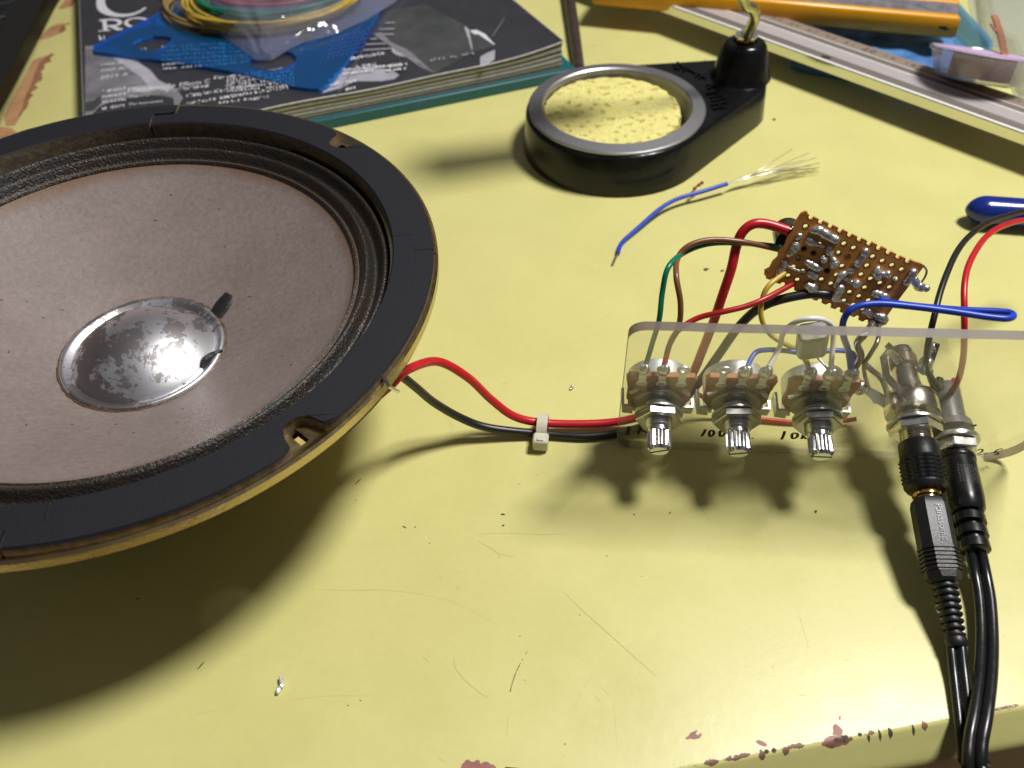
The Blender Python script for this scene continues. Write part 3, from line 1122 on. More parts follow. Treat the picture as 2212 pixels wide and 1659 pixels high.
# black glue over the two lead-outs
mb = MB()
pl_ = spline([on_cone(*qs(x, y), 0.1) for (x, y) in ((2030, 110), (1990, 170), (1950, 230), (1915, 290), (1890, 345))], 5)
mb.tube(pl_, [1.6 + 1.25 * math.sin(PI * (0.12 + 0.80 * i / (len(pl_) - 1))) * random.uniform(0.9, 1.08) for i in range(len(pl_))], 10)
cen = sum(pl_, V((0, 0, 0))) / len(pl_)
nz = SL.to_3x3() @ V((0, 0, 1))
mb.v = [p - nz * ((p - cen).dot(nz) - (min(pl_, key=lambda s: (s - p).length) - cen).dot(nz)) * 0.72 for p in mb.v]
obj('lead_glue', mb, M['glue'], sp, angle=80, label='smooth oblong dab of black glue')
mb = MB()
pl_ = spline([on_cone(*qs(x, y), 0.9) for (x, y) in ((1960, 595), (1900, 640), (1850, 680), (1800, 715), (1775, 750))], 5)
k_ = len(pl_)
mb.tube([p + nz * 0.5 * math.sin(PI * i / k_) for i, p in enumerate(pl_)], [0.15 + 1.15 * math.sin(PI * (0.04 + 0.9 * i / k_)) for i in range(k_)], 7)
obj('lead_glue', mb, M['glue'], sp, angle=30, label='torn pointed flake of black glue')
# bare lead end poking over the rim
mb = MB().tube([SL @ V((spx(822, 825, -5).x, spx(822, 825, -5).y, -1.2)), D(842, 836, 55.5), D(860, 846, 52)], 0.42, 8)
obj('lead_wire', mb, M['tinned'], sp)

# ------------------------------------------------------------------ speaker wires
rw = spline([D(820, 852, 36), D(846, 830, 37), D(880, 799, 37), D(945, 781, 31), D(1010, 815, 23), D(1060, 862, 13), D(1110, 899, 6.5), D(1170, 913, 3.2), D(1260, 916, 2.6), D(1340, 910, 3.0), D(1400, 893, 6), D(1450, 866, 11), D(1492, 815, 20), D(1520, 750, 31), D(1543, 690, 42), D(1560, 640, 49), D(1580, 580, 56), D(1590, 535, 60.5), D(1603, 503, 64), D(1625, 485, 66), D(1655, 484, 66), D(1702, 498, 65)], 8)
mb = MB().tube(rw, 1.22, 14)
o = obj('speaker_wire', mb, M['red_wire'], origin=rw[0])
tag(o, 'thick red insulated wire arching from the loudspeaker rim to the brown circuit board', 'wire', 'pair of speaker leads')
bw = spline([D(850, 795, 38), D(868, 812, 34), D(900, 838, 27), D(940, 871, 18), D(1000, 905, 9), D(1060, 925, 4.5), D(1170, 937, 1.6), D(1260, 943, 1.3), D(1330, 936, 1.5), D(1390, 921, 3.2), D(1445, 893, 8), D(1500, 838, 17), D(1550, 770, 28), D(1600, 701, 39), D(1655, 658, 47), D(1741, 636, 50), D(1800, 637, 50)], 8)
mb = MB().tube(bw, 1.2, 14)
o = obj('speaker_wire', mb, M['black_wire'], origin=bw[0])
tag(o, 'thick black insulated wire dipping from the loudspeaker rim and tied below the red one', 'wire', 'pair of speaker leads')
# cable tie
tc_ = (D(1172, 925, 3.2) + V((0, 0, 0)))
tdir = (D(1230, 930, 3) - D(1120, 922, 3)).normalized()
TM = axes(tc_, tdir, (0, 0, 1))
tie = thing('cable_tie', 'small milky white nylon cable tie round the red and black wires', 'cable tie', TM @ Matrix.Translation((0, 0, -3.1)))
mb = MB()
loop = []
for k in range(24):
    a = 2 * PI * k / 24
    loop.append((math.cos(a) * 3.3, math.sin(a) * 2.75))
vs, fs = [], []
for (y, z) in loop:
    for (x, g) in ((-1.5, 0), (1.5, 0), (1.5, 0.75), (-1.5, 0.75)):
        L_ = math.hypot(y, z)
        vs.append((x, y * (1 + g / L_), z * (1 + g / L_)))
for k in range(24):
    k2 = (k + 1) % 24
    for c in range(4):
        c2 = (c + 1) % 4
        fs.append((k * 4 + c, k * 4 + c2, k2 * 4 + c2, k2 * 4 + c))
mb.add(vs, fs, 0, TM @ Matrix.Translation((0, 0.4, 0.3)))
obj('band', mb, M['nylon'], tie, angle=30)
mb = MB().prism(rrect(4.4, 4.0, 0.8, 3, 0, -4.9), -2.4, 1.6, 0, TM, bevel=0.4)
mb.prism(rrect(2.0, 1.1, 0.2, 2, 0, -5.8), 1.5, 1.95, 0, TM)
hd = obj('head', mb, M['nylon'], tie, angle=30)

# ------------------------------------------------------------------ control panel
PA, PB = D(1420, 970), D(2099, 995)
pe = (PB - PA).normalized()
ph = V((-pe.y, pe.x, 0))
TH_ = math.radians(-16)
pv = V((0, 0, math.cos(TH_))) + ph * math.sin(TH_)
pn = pe.cross(pv)                      # towards the viewer
PM = axes(PA, pe, pn)
PT = 2.4                               # sheet thickness
panel = thing('control_panel', 'clear acrylic control panel standing on edge with three shafts, two jacks and handwritten values', 'control panel', PM)


def pp(px, py, off=0.0):
    """photo pixel -> panel-local point on the front face (raised by off)"""
    o = PM @ V((0, 0, off))
    d = ray(px, py)
    t = (o - CAM).dot(pn) / d.dot(pn)
    return PM.inverted() @ (CAM + d * t)


x0, x1, y0, y1 = -11.7, 97.0, 0.0, 61.6
out = []
for (cx, cy, r, a) in ((x1 - 5, y1 - 5, 5, 0), (x0 + 4, y1 - 4, 4, 90), (x0 + 5, y0 + 5, 5, 180), (x1 - 9.5, y0 + 9.5, 9.5, 270)):
    for k in range(8):
        t = math.radians(a + 90 * k / 7)
        jx = 0.0
        out.append((cx + r * math.cos(t) + jx, cy + r * math.sin(t)))
# saw-cut top edge is not dead straight
ext = []
for i, p in enumerate(out):
    ext.append(p)
    if i == 7:
        for k in range(1, 14):
            t = k / 14
            ext.append((x1 - 5 + (x0 + 4 - x1 + 5) * t, y1 + random.uniform(-0.12, 0.12)))
mb = MB()
mb.prism(ext, -PT, 0.0, 0, side_mi=1)
for i_, f_ in enumerate(mb.f):          # pale haze paints a bright line of light along the bottom edge
    if mb.m[i_] == 1 and all(mb.v[k].y < 0.3 for k in f_):
        mb.m[i_] = 2
obj('acrylic_sheet', mb, [M['acrylic'], M['acrylic_edge'], M['acrylic_foot']], panel, local=True, angle=30)


def hexagon(rc, a0=0.0):
    return [(rc * math.cos(a0 + PI / 3 * k), rc * math.sin(a0 + PI / 3 * k)) for k in range(6)]


def child(name, mb, mats, parent, loc=None, angle=38, label=None):
    """mesh in the parent's own frame; loc moves its origin (mm)"""
    o = obj(name, mb, mats, None, angle=angle, label=label)
    o.parent = parent
    if loc is not None:
        o.location = V(loc) * MM
    return o


def circ(r, n=24, cx=0, cy=0, a0=0):
    return [(cx + r * math.cos(a0 + 2 * PI * k / n), cy + r * math.sin(a0 + 2 * PI * k / n)) for k in range(n)]


# --- one potentiometer (x along the panel, y up, z to the viewer)
mb = MB()
mb.lathe([(0, -12.6), (7.2, -12.6), (8.1, -11.9), (8.25, -11), (8.25, -6.2), (8.0, -6.2), (0, -6.2)], 48)
for a in (35, 145, 215, 325):           # crimp tabs
    R_ = Matrix.Rotation(math.radians(a), 4, 'Z')
    mb.box((7.6, -1.6, -7), (8.5, 1.6, -3.4), 0, R_, bevel=0.2)
# locating wing at the lower right
mb.bar([(6.5, -4.0, -3.6), (9.2, -4.2, -3.6), (9.3, -4.2, -6.0)], 3.6, 0.8, (0, 0, 1))
mb.bar([(-6.5, -4.8, -3.6), (-9.0, -5.0, -3.8), (-9.3, -5.0, -9)], 4.2, 0.8, (0, 0, 1))
pot = child('potentiometer', mb, M['can'], panel, (-1.65, 22.0, 0))
wf = [(-8.4, -1), (-8.2, 4), (-9.0, 9.8), (-8.0, 11.3), (8.2, 11.3), (9.0, 10.0), (8.2, 4), (8.4, -1), (6, -5.6), (0, -7.4), (-6, -5.6)]
mb = MB().prism(wf, -6.1, -4.5, 0, bevel=0.15)
child('wafer', mb, M['wafer'], pot)
mb = MB()
mb.lathe([(6.4, -4.4), (6.4, -3.2), (6.0, -2.9), (0, -2.9)], 40)
mb.box((-2.2, 3.0, -3.1), (2.2, 7.2, -2.55), 0, bevel=0.2)
child('front_plate', mb, M['plate'], pot)
mb = MB()
mb.lathe([(0, 2.0)] + [(3.5 - (0.22 if k % 2 else 0), -2.4 + k * 0.28) for k in range(25)] + [(3.2, 4.7), (0, 4.7)], 32)
child('bushing', mb, M['nickel_dark'], pot)
mb = MB()
mb.lathe([(3.7, 0.05), (6.3, 0.05), (6.3, 0.55), (3.7, 0.55)], 40)
child('washer', mb, M['nickel_dark'], pot)
mb = MB()
mb.prism(hexagon(6.2, 0), 0.6, 2.7, bevel=0.25, holes=())
child('nut', mb, M['nut'], pot, angle=20)
mb = MB()
NS = 18
prof_z = [5.4, 6.6, 6.9, 12.1, 13.0]
ringv = []
vs, fs = [], []
for (z, kn, r) in ((4.6, 0, 2.95), (5.6, 0, 2.95), (5.8, 0, 2.95), (5.9, 1, 3.05), (10.2, 1, 3.05), (11.1, 0.3, 2.35)):
    for k in range(NS * 4):
        a = 2 * PI * k / (NS * 4)
        rr = r - kn * 0.42 * (0.5 - 0.5 * math.cos(a * NS)) ** 0.8
        vs.append((rr * math.cos(a), rr * math.sin(a), z))
n_ = NS * 4
for i in range(5):
    for k in range(n_):
        fs.append((i * n_ + k, i * n_ + (k + 1) % n_, (i + 1) * n_ + (k + 1) % n_, (i + 1) * n_ + k))
fs.append(tuple(5 * n_ + k for k in range(n_)))
mb.add(vs, fs)
M['slot'] = mat('dark_saw_slot', (0.03, 0.03, 0.03), 0.5)
mb.box((-2.5, -0.32, 10.6), (2.5, 0.32, 11.14), 1)
shaft = child('shaft', mb, [M['alu'], M['slot']], pot, angle=25)
for tx in (-5, 0, 5):
    mb = MB()
    mb.bar([(tx, 8.0, -4.2), (tx, 11.0, -4.2), (tx, 11.8, -4.4), (tx, 13.4, -4.6)], [1.9, 1.9, 1.9, 1.7], 0.35, (0, 0, 1))
    mb.prism(circ(1.75, 20, tx, 14.8), -4.78, -4.43, 0, holes=[circ(0.95, 16, tx, 14.8)])
    mb.lathe([(0.5, -4.0), (1.3, -3.95), (1.45, -3.7), (1.0, -3.5), (0.55, -3.6)], 16, 0, Matrix.Translation((tx, 8.6, -0.25)))
    child('terminal', mb, M['can'], pot)


def copy_tree(o, parent, loc=None):
    c = o.copy()
    COL.objects.link(c)
    c.parent = parent
    if loc is not None:
        c.location = V(loc) * MM
    for ch in list(o.children):
        copy_tree(ch, c)
    return c


pots = [pot]
for loc in ((18.4, 22.4, 0), (39.1, 22.2, 0)):
    pots.append(copy_tree(pot, panel, loc))
for i, s_ in enumerate((math.radians(11), math.radians(2), math.radians(-14))):
    for ch in pots[i].children:
        if ch.name.startswith('shaft'):
            ch.rotation_euler.z = s_ + 0.25
        if ch.name.startswith('nut'):
            ch.rotation_euler.z = math.radians((-6, 4, 9)[i])
# solder on the terminals in use
POTC = [V((-1.65, 22.0, 0)), V((18.4, 22.4, 0)), V((39.1, 22.2, 0))]


def lug(i, t, dy=0.0, dz=0.0):
    return PM @ (POTC[i] + V((t * 5, 14.8 + dy, -4.6 + dz)))


for (i, t, r) in ((0, 0, 1.7), (0, -1, 1.5), (1, 0, 2.0), (1, 1, 1.9), (2, -1, 1.9), (2, 0, 1.9), (2, 1, 2.1)):
    mb = MB().ball((t * 5, 14.6, -4.4), r, 0, None, 14, 9, (0.95, 1.15, 0.75))
    mb.ball((t * 5 + 0.5, 15.8, -4.5), r * 0.62, 0)
    child('solder_joint', mb, M['solder'], pots[i], angle=80)

# --- phone jack
JC = V((64.0, 20.6, 0))
mb = MB()
mb.lathe([(0, -2.5), (7.7, -2.5), (7.9, -2.8), (7.9, -7.2), (7.4, -8.2), (5.8, -9.2), (4.4, -10.2), (3.9, -12.0), (3.8, -15), (3.5, -15.6), (3.5, -21.5), (2.8, -23.0), (0, -23.2)], 48)
jack = child('phone_jack', mb, M['brassy'], panel, JC)
jack.scale = (0.86, 0.86, 1.0)
mb = MB()
mb.lathe([(0, 1.0)] + [(4.65 - (0.25 if k % 2 else 0), -2.4 + k * 0.33) for k in range(27)] + [(4.3, 6.5), (0, 6.5)], 36)
child('bushing', mb, M['brassy'], jack)
mb = MB().lathe([(4.8, 0.05), (7.9, 0.05), (7.9, 0.6), (4.8, 0.6)], 40)
child('washer', mb, M['nickel_dark'], jack)
mb = MB().prism(hexagon(7.5, math.radians(22)), 0.7, 3.0, bevel=0.3)
child('nut', mb, M['silver'], jack, angle=20)
# springs and lugs
mb = MB().bar([(-5, 5, -8), (-9, 8, -10), (-11.0, 13.2, -13), (-10.2, 14.2, -14), (-8.6, 13.2, -14.5), (-4.5, 8, -14.5)], 2.2, 0.4, (0.2, 0.3, 1))
child('contact_spring', mb, M['silver'], jack)
mb = MB().bar([(-6, -1, -6), (-10, 1.2, -7), (-13.6, 3.4, -8)], [3.2, 3.2, 2.2], 0.5, (0.3, 0.8, 0.6))
child('solder_lug', mb, M['nickel_dark'], jack)
mb = MB().bar([(3, 3, -14), (5.5, 6, -17), (6.5, 9.5, -20)], [2.6, 2.6, 2.0], 0.5, (-0.5, 0.4, 0.7))
child('solder_lug', mb, M['nickel_dark'], jack)
mb = MB().bar([(-2, 3.5, -17), (-4.5, 5.5, -19), (-6.5, 6, -21)], [2.2, 2.2, 1.8], 0.5, (-0.2, 0.6, 0.7))
child('solder_lug', mb, M['brassy'], jack)
mb = MB().ball((4.4, 5.6, -15.6), 2.1, 0, None, 14, 9, (1, 1.2, 1)).ball((5.6, 3.4, -14.2), 1.5).ball((6.2, 8.6, -19), 1.5)
child('solder_joint', mb, M['solder'], jack, angle=80)
mb = MB().lathe([(3.55, -20.6), (4.1, -20.0), (4.2, -17.4), (3.55, -16.6)], 24)
M['amber'] = mat('amber_insulator', (0.20, 0.15, 0.07), 0.35, noise=0.4)
child('insulator', mb, M['amber'], jack)

# --- power jack
DC = V((76.6, 12.8, 0))
mb = MB()
mb.lathe([(0, -2.5), (6.6, -2.5), (6.2, -4.6), (4.9, -5.0), (4.9, -15), (4.3, -16), (0, -16)], 40)
M['smoke'] = mat('grey_plastic', (0.13, 0.125, 0.105), 0.4, noise=0.2)
dcj = child('power_jack', mb, M['smoke'], panel, DC)
dcj.scale = (0.84, 0.84, 1.0)
mb = MB().lathe([(4.2, 0.05), (7.6, 0.05), (7.7, 0.3), (7.5, 1.2), (4.2, 1.3)], 40)
child('flange', mb, M['nickel_dark'], dcj)
mb = MB().prism(hexagon(7.0, math.radians(-8)), 1.5, 4.2, bevel=0.3)
child('nut', mb, M['silver'], dcj, angle=20)
mb = MB().lathe([(0, 4), (3.9, 4.2), (3.9, 5.6), (3.2, 5.8), (0, 5.8)], 30)
child('bushing', mb, M['brassy'], dcj)

# --- handwriting on the front face

def z8(x, y):      # close-up (1950,1000) scale 3.4567
    return ((1950 + x / 3.4567) * 0.6777, (1000 + y / 3.4567) * 0.6777)


def r6(x, y):      # close-up (2500,900) scale 2.895
    return ((2500 + x / 2.895) * 0.6777, (900 + y / 2.895) * 0.6777)


def pen(pts, w=0.42):
    w *= 1.6
    P = spline([pp(x, y, 0.06) for (x, y) in pts], 5)
    mb.strip([(p.x, p.y, 0.06) for p in P], w, (0, 0, 1))


def oval(f, x, y, rx, ry, w=0.5):
    pen([f(x + rx * math.cos(t * PI / 5 + 2.0) + 8 * math.sin(t), y - ry * math.sin(t * PI / 5 + 2.0)) for t in range(11)], w)


mb = MB()
pen([z8(190, 1238), z8(182, 1290), z8(172, 1335)], 0.6)
pen([z8(318, 1228), z8(305, 1280), z8(293, 1328)], 0.5)
pen([z8(370, 1240), z8(312, 1285), z8(345, 1292), z8(394, 1314)], 0.45)
obj('handwriting', mb, M['ink'], panel, local=True, smooth=False, label='handwritten 1k left of the first shaft')
mb = MB()
pen([z8(1036, 1273), z8(1015, 1312), z8(990, 1350)], 0.5)
oval(z8, 1094, 1318, 27, 33)
oval(z8, 1212, 1318, 30, 32)
pen([z8(1340, 1285), z8(1315, 1330), z8(1300, 1355)], 0.5)
pen([z8(1548, 1366), z8(1552, 1376)], 0.4)
obj('handwriting', mb, M['ink'], panel, local=True, smooth=False, label='handwritten 100k left of the second shaft')
mb = MB()
pen([z8(1906, 1294), z8(1890, 1345), z8(1868, 1386)], 0.5)
oval(z8, 2010, 1345, 34, 30)
pen([r6(180, 1384), r6(172, 1415), r6(160, 1446)], 0.5)
pen([r6(222, 1388), r6(178, 1420), r6(205, 1446)], 0.45)
obj('handwriting', mb, M['ink'], panel, local=True, smooth=False, label='handwritten 10k left of the third shaft')
mb = MB()
# 2.5 beside the power jack and a dot above
pen([r6(1780, 1553), r6(1805, 1540), r6(1832, 1548), r6(1810, 1572), r6(1770, 1590), r6(1800, 1592), r6(1828, 1588)], 0.34)
pen([r6(1856, 1580), r6(1862, 1584)], 0.4)
pen([r6(2018, 1536), r6(1975, 1541), r6(1950, 1556), r6(1938, 1570), r6(1968, 1572), r6(1970, 1588), r6(1935, 1592)], 0.34)
obj('handwriting', mb, M['ink'], panel, local=True, smooth=False, label='handwritten 2.5 beside the small jack')
mb = MB()
pen([r6(1735, 1330), r6(1750, 1320), r6(1766, 1316), r6(1752, 1328)], 0.42)
obj('ink_spot', mb, M['ink'], panel, local=True, smooth=False)

# --- little capacitor between the second and third pots
ct, cb = D(1757, 716, 52), D(1751, 756, 41.5)
CM = axes(cb, (1, 0, 0), ct - cb)
hc = (ct - cb).length
mb = MB().prism(rrect(7.0, 5.0, 1.5, 5), 0, hc, 0, CM, bevel=0.45)
cap = obj('capacitor', mb, M['capgrey'], origin=cb, angle=30)
tag(cap, 'squat grey green block capacitor standing behind the top edge of the acrylic panel', 'capacitor')
mb = MB().prism(rrect(6.2, 4.2, 1.2, 5), hc + 0.02, hc + 0.35, 0, CM, bevel=0.12)
obj('end_seal', mb, M['silver'], cap)
for (i, t, sgn) in ((2, -1, -1), (2, 0, 1)):
    mb = MB().tube([cb + V((sgn * 1.6, 0, 0.2)), cb + V((sgn * 1.8, 0, -2)), lug(i, t, 0.6)], 0.35, 8)
    obj('lead', mb, M['tinned'], cap)

# ------------------------------------------------------------------ perforated circuit board
BO = V((73.466, 173.991, 68.615))          # first half hole of the top edge
BX = V((0.8914, -0.3152, -0.3256)).normalized()
BZ = V((-0.2240, -0.9311, 0.2880)).normalized()


def g6(x, y):      # close-up (2400,640) scale 3.687
    return ((2400 + x / 3.687) * 0.6777, (640 + y / 3.687) * 0.6777)


BM = axes(BO, BX, BZ)
GP = 2.54
BT = 1.1
board = thing('circuit_board', 'brown perforated circuit board, solder side facing out, hanging by its wires behind the acrylic panel', 'circuit board', BM)


def bl(px, py):
    d = ray(px, py)
    t = (BO - CAM).dot(BZ) / d.dot(BZ)
    return BM.inverted() @ (CAM + d * t)


mb = MB()
NCX0, NCX1, NR = -1, 11, 7      # column cells, rows
KS = 16
hr = 0.56


def cell(i, j, half=None, plug=False):
    """board cell round hole (i, j); half = +1 keeps only the part below the hole, -1 the part above"""
    cx, cy = i * GP, -j * GP
    g = GP / 2
    inn, outp = [], []
    n = KS
    if half == 1:
        angs = [PI + PI * k / n for k in range(n + 1)]
    elif half == -1:
        angs = [PI * k / n for k in range(n + 1)]
    else:
        angs = [2 * PI * k / n for k in range(n)]
    for a in angs:
        c, s = math.cos(a), math.sin(a)
        m_ = max(abs(c), abs(s))
        inn.append((cx + hr * 1.05 * c, cy + hr * 1.05 * s))
        o_ = (cx + g * c / m_, cy + g * s / m_)
        if half:
            jit = 0.10 * math.sin(13.1 * i + 5 * a)
            o_ = (o_[0], o_[1])
        outp.append(o_)
    k = len(inn)
    vs = [(x, y, 0) for (x, y) in inn] + [(x, y, 0) for (x, y) in outp] + [(x, y, -BT) for (x, y) in inn] + [(x, y, -BT) for (x, y) in outp]
    fs = []
    last = k if not half else k - 1
    for q_ in range(last):
        r_ = (q_ + 1) % k
        fs.append((q_, r_, k + r_, k + q_))
        fs.append((2 * k + q_, 3 * k + q_, 3 * k + r_, 2 * k + r_))
        fs.append((q_, 2 * k + q_, 2 * k + r_, r_))
        if half:
            if abs(outp[q_][1] - cy) < 1e-6 and abs(outp[r_][1] - cy) < 1e-6:
                continue
    mb.add(vs, fs, 0)
    if half:
        for (e0, e1) in ((0, k), (k - 1, 2 * k - 1)):
            mb.add([vs[e0], vs[e1], vs[2 * k + e0], vs[2 * k + e1]], [(0, 1, 3, 2)], 0)
    # copper-less dark ring of flux round the hole
    rr = [(cx + 0.83 * math.cos(a), cy + 0.83 * math.sin(a), 0.02) for a in angs]
    r2 = [(cx + (hr * 1.05) * math.cos(a), cy + (hr * 1.05) * math.sin(a), 0.02) for a in angs]
    mb.add(rr + r2, [(q_, (q_ + 1) % k, k + (q_ + 1) % k, k + q_) for q_ in range(last)], 1)


for i in range(0, 11):
    cell(i, 0, 1)
    for j in range(1, NR - 0):
        cell(i, j)
    cell(i, 7, -1)
# plain margins left and right, with a nibbled left edge
xl, xr = -GP / 2, 10.5 * GP
mg = [(xl, 0.0), (xl, -7 * GP), (-1.05 * GP, -6.9 * GP), (-1.25 * GP, -6.5 * GP), (-0.95 * GP, -6.1 * GP), (-1.0 * GP, -5.4 * GP), (-0.8 * GP, -4.8 * GP), (-1.05 * GP, -4.2 * GP), (-0.85 * GP, -3.4 * GP), (-1.0 * GP, -2.6 * GP), (-0.85 * GP, -1.9 * GP), (-1.05 * GP, -1.2 * GP), (-1.0 * GP, -0.1 * GP), (-0.75 * GP, 0.25 * GP), (-0.5 * GP, 0.28 * GP)]
mb.prism(mg, -BT, 0.0, 0)
mg = [(xr, 0.0), (xr, -7 * GP), (11.2 * GP, -7.1 * GP), (11.35 * GP, -6.9 * GP), (11.45 * GP, -3 * GP), (11.6 * GP, 0.1 * GP), (11.3 * GP, 0.25 * GP), (10.6 * GP, 0.15 * GP)]
mb.prism(mg, -BT, 0.0, 0)
# torn teeth between the half holes
for i in range(0, 12):
    w = 0.66
    xc = (i - 0.5) * GP
    hh = random.uniform(0.25, 0.5)
    mb.prism([(xc - w, -0.02), (xc + w, -0.02), (xc + w * 1.15, hh * 0.5), (xc + w * 1.0, hh * 0.9), (xc - w * 1.0, hh), (xc - w * 1.15, hh * 0.5)], -BT, 0.001, 0)
    hh = random.uniform(0.15, 0.5)
    mb.prism([(xc + w, -7 * GP + 0.02), (xc - w, -7 * GP + 0.02), (xc - w * 0.9, -7 * GP - hh), (xc + w * 0.8, -7 * GP - hh * 0.8)], -BT, 0.001, 0)
obj('board', mb, [M['phenolic'], M['phenolic_dark']], board, local=True, smooth=False)

SJ = [
    [(700, 350, .8), (770, 345, 1.15), (850, 390, 1.1), (960, 450, 1.15), (985, 445, .7)],
    [(655, 460, .95), (700, 490, .9), (760, 512, .5), (830, 535, .4)],
    [(545, 410, .85), (520, 440, .6)],
    [(500, 500, .95), (480, 560, 1.1), (420, 635, .7)],
    [(895, 555, .75), (895, 600, .95)],
    [(825, 660, .8), (830, 690, 1.1)],
    [(940, 690, .8), (950, 730, 1.15), (935, 765, .8)],
    [(630, 715, .8), (690, 755, .95), (760, 785, 1.0), (800, 790, .6)],
    [(375, 730, .75), (345, 790, .8), (300, 850, .8)],
    [(385, 755, .4), (470, 795, .32), (560, 825, .32), (610, 830, .3)],
    [(660, 850, .9), (730, 885, .85)],
    [(640, 990, 1.05), (690, 1020, 1.3), (735, 1050, .9)],
    [(1165, 815, .85), (1100, 835, .45), (1030, 880, .95), (1000, 930, .6), (965, 1000, .5)],
    [(1025, 1020, 1.25), (1000, 1080, 1.0), (965, 1145, .9), (1050, 1185, .22), (1150, 1235, .22)],
    [(1090, 915, .6), (1150, 950, .4), (1210, 970, 1.15)],
    [(1320, 590, .95), (1300, 640, .8), (1265, 690, .85), (1225, 735, .9)],
    [(1465, 800, .8), (1460, 845, 1.2), (1465, 895, .8)],
    [(1480, 850, .8), (1530, 860, .6), (1575, 858, 1.0)],
    [(1430, 1080, 1.05), (1500, 1105, 1.0), (1570, 1130, .85)],
    [(1675, 920, .55)],
    [(1880, 835, .95), (1860, 890, 1.0), (1800, 955, .85)],
    [(1890, 920, .9), (1945, 1000, 1.1), (2035, 1025, .8)],
    [(1300, 1300, .6), (1345, 1300, .9), (1400, 1335, .9), (1450, 1355, 1.0), (1520, 1370, 1.1), (1545, 1410, .8), (1480, 1430, .8)],
]
for s in SJ:
    mb = MB()
    P = [bl(*g6(x, y)) for (x, y, r) in s]
    R_ = [r for (_, _, r) in s]
    if len(P) == 1:
        mb.ball((P[0].x, P[0].y, 0.25), R_[0], seg=12)
    else:
        Q, RR = [], []
        sp_ = spline([V((p.x, p.y, 0.15 + 0.35 * r)) for p, r in zip(P, R_)], 5)
        for i_, p in enumerate(sp_):
            t = i_ / 5
            a_ = min(int(t), len(R_) - 2)
            RR.append((R_[a_] + (R_[a_ + 1] - R_[a_]) * (t - a_)) * random.uniform(0.88, 1.12) * 1.08)
            Q.append(p)
        # rounded ends
        d0, d1 = (Q[0] - Q[1]).normalized(), (Q[-1] - Q[-2]).normalized()
        Q = [Q[0] + d0 * RR[0] * 0.85, Q[0] + d0 * RR[0] * 0.5] + Q + [Q[-1] + d1 * RR[-1] * 0.5, Q[-1] + d1 * RR[-1] * 0.85]
        RR = [RR[0] * 0.35, RR[0] * 0.8] + RR + [RR[-1] * 0.8, RR[-1] * 0.35]
        mb.tube(Q, RR, 12)
        mb.v = [V((p.x, p.y, p.z * 0.8)) for p in mb.v]
    obj('solder_joint', mb, M['solder'], board, local=True, angle=80)
# parts hanging below the board
mb = MB().lathe([(0, -BT - 0.1), (3.6, -BT - 0.1), (3.7, -3), (3.7, -11), (3.3, -12), (0, -12)], 28, 0, Matrix.Translation((-0.3 * GP, -3.2 * GP, 0)))
obj('electrolytic_capacitor', mb, M['black_gloss'], board, local=True)
mb = MB().lathe([(0, -BT - 0.1), (2.4, -BT - 0.1), (2.5, -3), (2.5, -9), (0, -9.4)], 24, 0, Matrix.Translation((4.0 * GP, -3.4 * GP, 0)))
obj('electrolytic_capacitor', mb, M['black_gloss'], board, local=True)
mb = MB().box((1.2 * GP, -4.8 * GP, -5.2), (4.0 * GP, -2.4 * GP, -BT - 0.6), 0, bevel=0.3)
obj('amplifier_chip', mb, M['black'], board, local=True)
mb = MB().box((5.2 * GP, -2.9 * GP, -6), (6.6 * GP, -1.7 * GP, -BT - 0.3), 0, bevel=0.4)
obj('film_capacitor', mb, M['wafer'], board, local=True)
# wire loop sticking past the right end
mb = MB().tube(spline([bl(*g6(1890, 940)) + V((0, 0, 0.6)), bl(*g6(1960, 955)) + V((0, 0, 0.5)), bl(*g6(2020, 890)) + V((0, 0, 0.2)), bl(*g6(2040, 820)), bl(*g6(2015, 785)) + V((0, 0, -1.0)), bl(*g6(1985, 790)) + V((0, 0, -2.5))], 6), 0.28, 8)
obj('wire_end', mb, M['tinned'], board, local=True)
# frayed strands at the left end
for k in range(7):
    s0 = bl(*g6(395 + 8 * k, 345 + 10 * k))
    mb = MB() if k == 0 else mb
    pts = [V((s0.x, s0.y, -1.0))]
    for _ in range(5):
        pts.append(pts[-1] + V((random.uniform(-0.4, 0.9), random.uniform(-0.5, 0.8), random.uniform(-0.4, 0.5))))
    mb.tube(spline(pts, 4), 0.10, 5)
obj('frayed_strands', mb, M['greylead'], board, local=True)


def wire(pts, r, m, label, grp=None, cat='wire', n=8, seg=12, name='hookup_wire'):
    P = spline(pts, n)
    mb = MB().tube(P, r, seg)
    o = obj(name, mb, m, origin=P[0])
    tag(o, label, cat, grp)
    return o


G = 'hookup wires between the panel and the circuit board'
wire([lug(0, -1), D(1397, 782, 37), D(1410, 738, 43), D(1424, 690, 51), D(1431, 630, 57), D(1444, 577, 62), D(1478, 546, 61), D(1530, 527, 62), D(1600, 525, 62), D(1694, 534, 60)], 0.68, M['green_wire'], 'green wire curving from the leftmost potentiometer up to the brown board', G)
wire([lug(0, 0), D(1445, 748, 42), D(1466, 705, 50), D(1470, 655, 56), D(1461, 598, 61), D(1464, 558, 61), D(1490, 530, 63), D(1540, 518, 63.5), D(1612, 524, 62.5), D(1692, 541, 59)], 0.72, M['brown_wire'], 'brown wire looping beside the green one to the left end of the board', G)
wire([lug(0, 0, 0.8, -0.6), D(1450, 735, 43), D(1472, 708, 46), D(1510, 686, 48), D(1560, 674, 50), D(1610, 662, 51), D(1655, 644, 52), D(1715, 612, 52)], 0.72, M['red_dark'], 'thin dark red wire rising from the leftmost potentiometer to the underside of the board', G)
